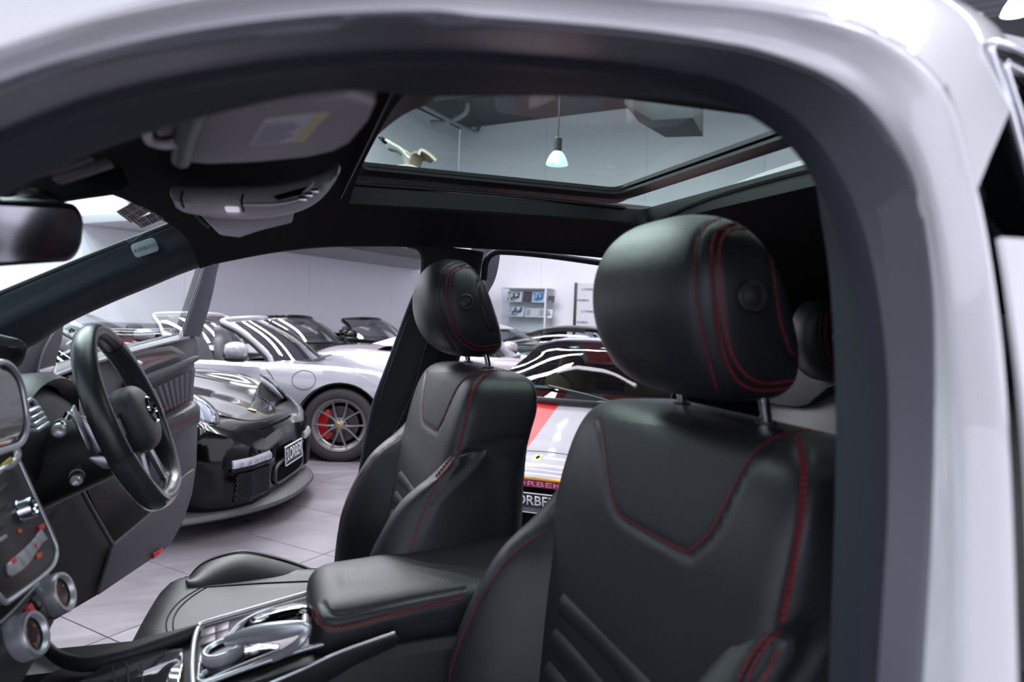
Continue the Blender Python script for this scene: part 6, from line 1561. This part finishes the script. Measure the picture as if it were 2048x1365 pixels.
opencar('black-framed open convertible behind the white one, left of the centre pillar', rm_(8.1, 9.05), ROW, m_blackp, m_blackp)
opencar('dark open convertible furthest back, just left of the centre pillar', rm_(10.7, 9.7), ROW, m_blackp, m_blackp)
opencar('silver open convertible with tall dark headrests, right behind the white one', V((2.05, 9.0, 0)), -16, m_silver2, m_blackp, hr_=.64, mirrors=False, tab=[q for q in REAR if q[0] > -1.6]+[(-1.8, .80, .22, .58, .62, .74, .5, .78), (-1.95, .66, .28, .52, .52, .62, .4, .64)])
def coupe(label, pos, head, m, prof=None, gm=None, yb=.74, tab=REAR, seatm=None, split=(.3, -.9)):
    t = local('coupe', label, pos, head); b = carbody(t, tab, m, (.72, -.80), step=.07); cockpit(t, .74, -.82, z=.86)
    for x in (1.35, -1.10):
        for s in (-1, 1): wheel(t, x, s*.905, .325, False)
    greenhouse(t, m, prof or [(1.0, .88), (.62, 1.08), (.25, 1.24), (-.15, 1.295), (-.6, 1.25), (-1.2, 1.08), (-1.8, .86)], yb=yb, gm=gm or m_carglass2, split=split)
    for s in (-1, 1): carseat(t, -.35, s*.36, .45, seatm or m_seatdark, .60); wing_mirror(t, .72, s*.88, .985, m, s)
    for s in (-1, 1): headlamp(t, None, 1.93, .69, .70, s)
    bv = BVHTree.FromPolygons([v.co for v in b.data.vertices], [tuple(p.vertices) for p in b.data.polygons])
    seam('door_gap', cr([onbody(bv, x, z) for x, z in ((.60, .85), (.72, .78), (.79, .62), (.80, .45), (.76, .28))], 14), t)
    seam('fuel_flap', [onbody(bv, 1.02+.105*math.cos(a), .735+.085*math.sin(a), lift=.001) for a in [2*math.pi*k/24 for k in range(25)]], t, .003)
    seam('bonnet_gap', cr([ontop(bv, x, y) for x, y in ((.98, -.60), (1.4, -.58), (1.8, -.50), (2.08, -.34))], 16), t, .003)
    return t
coupe('red coupe at the far left, seen between steering wheel and roof pillar', V((-2.9, 10.6, 0)), 2, m_redp)
coupe('silver coupe behind the farther front headrest, with a round fuel flap', rm_(8.9, 5.35), -40, m_silver2)
coupe('black older coupe with upright windows below the display cabinet', rm_(11.7, 4.9), ROW, m_blackp, [(.78, .86), (.55, 1.08), (.36, 1.24), (-.05, 1.30), (-.6, 1.27), (-1.15, 1.10), (-1.8, .86)], yb=.70, split=(.40, -.75))
coupe('blue car at the foot of the backdrop board', rm_(14.2, 4.6), ROW, m_bluep)
# -------- the show car with lifted wing doors on the shelf
m_cream = mat('cream_metal', (176, 172, 160), .4, coat=.5); m_beige = mat('beige_lining', (132, 116, 104), .7)
gw = thing('show_car', 'cream gullwing car with both roof doors raised, on the shelf by the back wall', 'car', tuple(P(835, 600, D=15)*0+RM(CA-6.0, CB-1.3, MZ+.15)))
GC = RM(0, 0); gD = 15
def G(px, py, d=0): return P(px, py, D=gD+d)
# roof spine and the A pillar
grid('roof_spine', loft([[G(788, 342), G(800, 334), G(822, 334), G(842, 345), G(852, 356)], [G(786, 346, .5), G(802, 339, .5), G(826, 340, .5), G(846, 350, .5), G(856, 360, .5)]], 16, 4), m_cream, gw, thick=.05)
tube('screen_pillar', [G(783, 350), G(789, 337), G(796, 334)], .04, m_cream, gw, 8)
def wing(pts_rows, nm, m): return grid(nm, loft(pts_rows, 18, 6), m, gw, thick=.05)
wing([[G(757, 277), G(768, 280), G(785, 290), G(799, 298), G(812, 312), G(820, 318)], [G(762, 280, .5), G(771, 290, .5), G(776, 296, .5), G(794, 300, .5), G(805, 312, .5), G(810, 334, .5)]], 'raised_door', m_cream)
wing([[G(757, 277, -.02), G(762, 276, -.02), G(768, 280, -.02)], [G(761, 281, .1), G(767, 287, .1), G(773, 289, .1)]], 'door_tip', m_dark)
wing([[G(776, 296, .1), G(790, 299, .1), G(803, 307, .1)], [G(784, 300, .15), G(796, 302, .15), G(804, 309, .15)]], 'door_window_edge', m_trimblack)
wing([[G(803, 300, .1), G(812, 304, .1), G(820, 313, .1), G(817, 335, .1)], [G(806, 318, .3), G(809, 328, .3), G(812, 334, .3), G(815, 338, .3)]], 'door_lining', m_cream)
wing([[G(817, 336), G(820, 318), G(824, 309), G(830, 306), G(836, 309)], [G(838, 349, .3), G(842, 335, .3), G(845, 325, .3), G(848, 320, .3), G(850, 316, .3)]], 'raised_door', m_beige)
wing([[G(836, 309), G(841, 301), G(846, 301), G(860, 310), G(872, 321)], [G(840, 322, .4), G(846, 322, .4), G(855, 324, .4), G(861, 327, .4), G(866, 322, .4)]], 'door_flap', m_beige)
tube('door_edge', [G(838, 310, -.05), G(843, 301, -.05), G(858, 309, -.05), G(872, 322, -.05)], .03, m_cream, gw, 8, n=16)
# body below, hidden from here by the roof edge
p0 = RM(CA-6.0, CB-1.3, MZ+.15)
rows = []
for x, w, z0_, z1_ in ((2.2, .5, .35, .6), (1.9, .75, .25, .8), (1.2, .86, .25, .88), (.4, .88, .25, .92), (-.6, .88, .25, .93), (-1.4, .84, .25, .88), (-2.0, .66, .3, .74), (-2.25, .45, .4, .6)):
    rows.append([p0+E1*x*.95+E2*w*math.copysign(abs(math.cos(a))**.6, math.cos(a))+V((0, 0, (z0_+z1_)/2+(z1_-z0_)/2*math.copysign(abs(math.sin(a))**.7, math.sin(a)))) for a in [2*math.pi*k/24 for k in range(24)]])
grid('body', loft_keep(rows, 24), m_cream, gw, cu=True, caps=True)
for x in (1.3, -1.3):
    for s in (-1, 1): lathe('wheel', [(0, .0), (.2, .0), (.22, .02), (.31, .02), (.33, 0), (.33, -.15), (.2, -.17)], p0+E1*x+E2*s*.86+V((0, 0, .33)), E2*s, m_tyre, gw, 28)
for s in (-1, 1):
    a_ = p0+E2*s*.6; tube('cabin_pillar', [a_+E1*.5+V((0, 0, .9)), a_*1+E1*.2-E2*s*.15+V((0, 0, 1.2)), (a_+E1*-.4-E2*s*.15+V((0, 0, 1.25))), a_-E1*1.0+V((0, 0, .9))], .035, m_cream, gw, 8, n=20)
# ---- repeats carry a common group
for o in list(COL.objects):
    if o.parent or not o.get('category'): continue
    k = o.name.split('.')[0]
    g = {'book': 'books and cards in the display cabinet', 'pendant_lamp': 'pendant lamps', 'ceiling_batten': 'fluorescent battens', 'convertible': 'open cars of the showroom', 'coupe': 'closed cars of the showroom', 'sun_visor': 'sun visors'}.get(k)
    if g and not o.get('group'): o['group'] = g
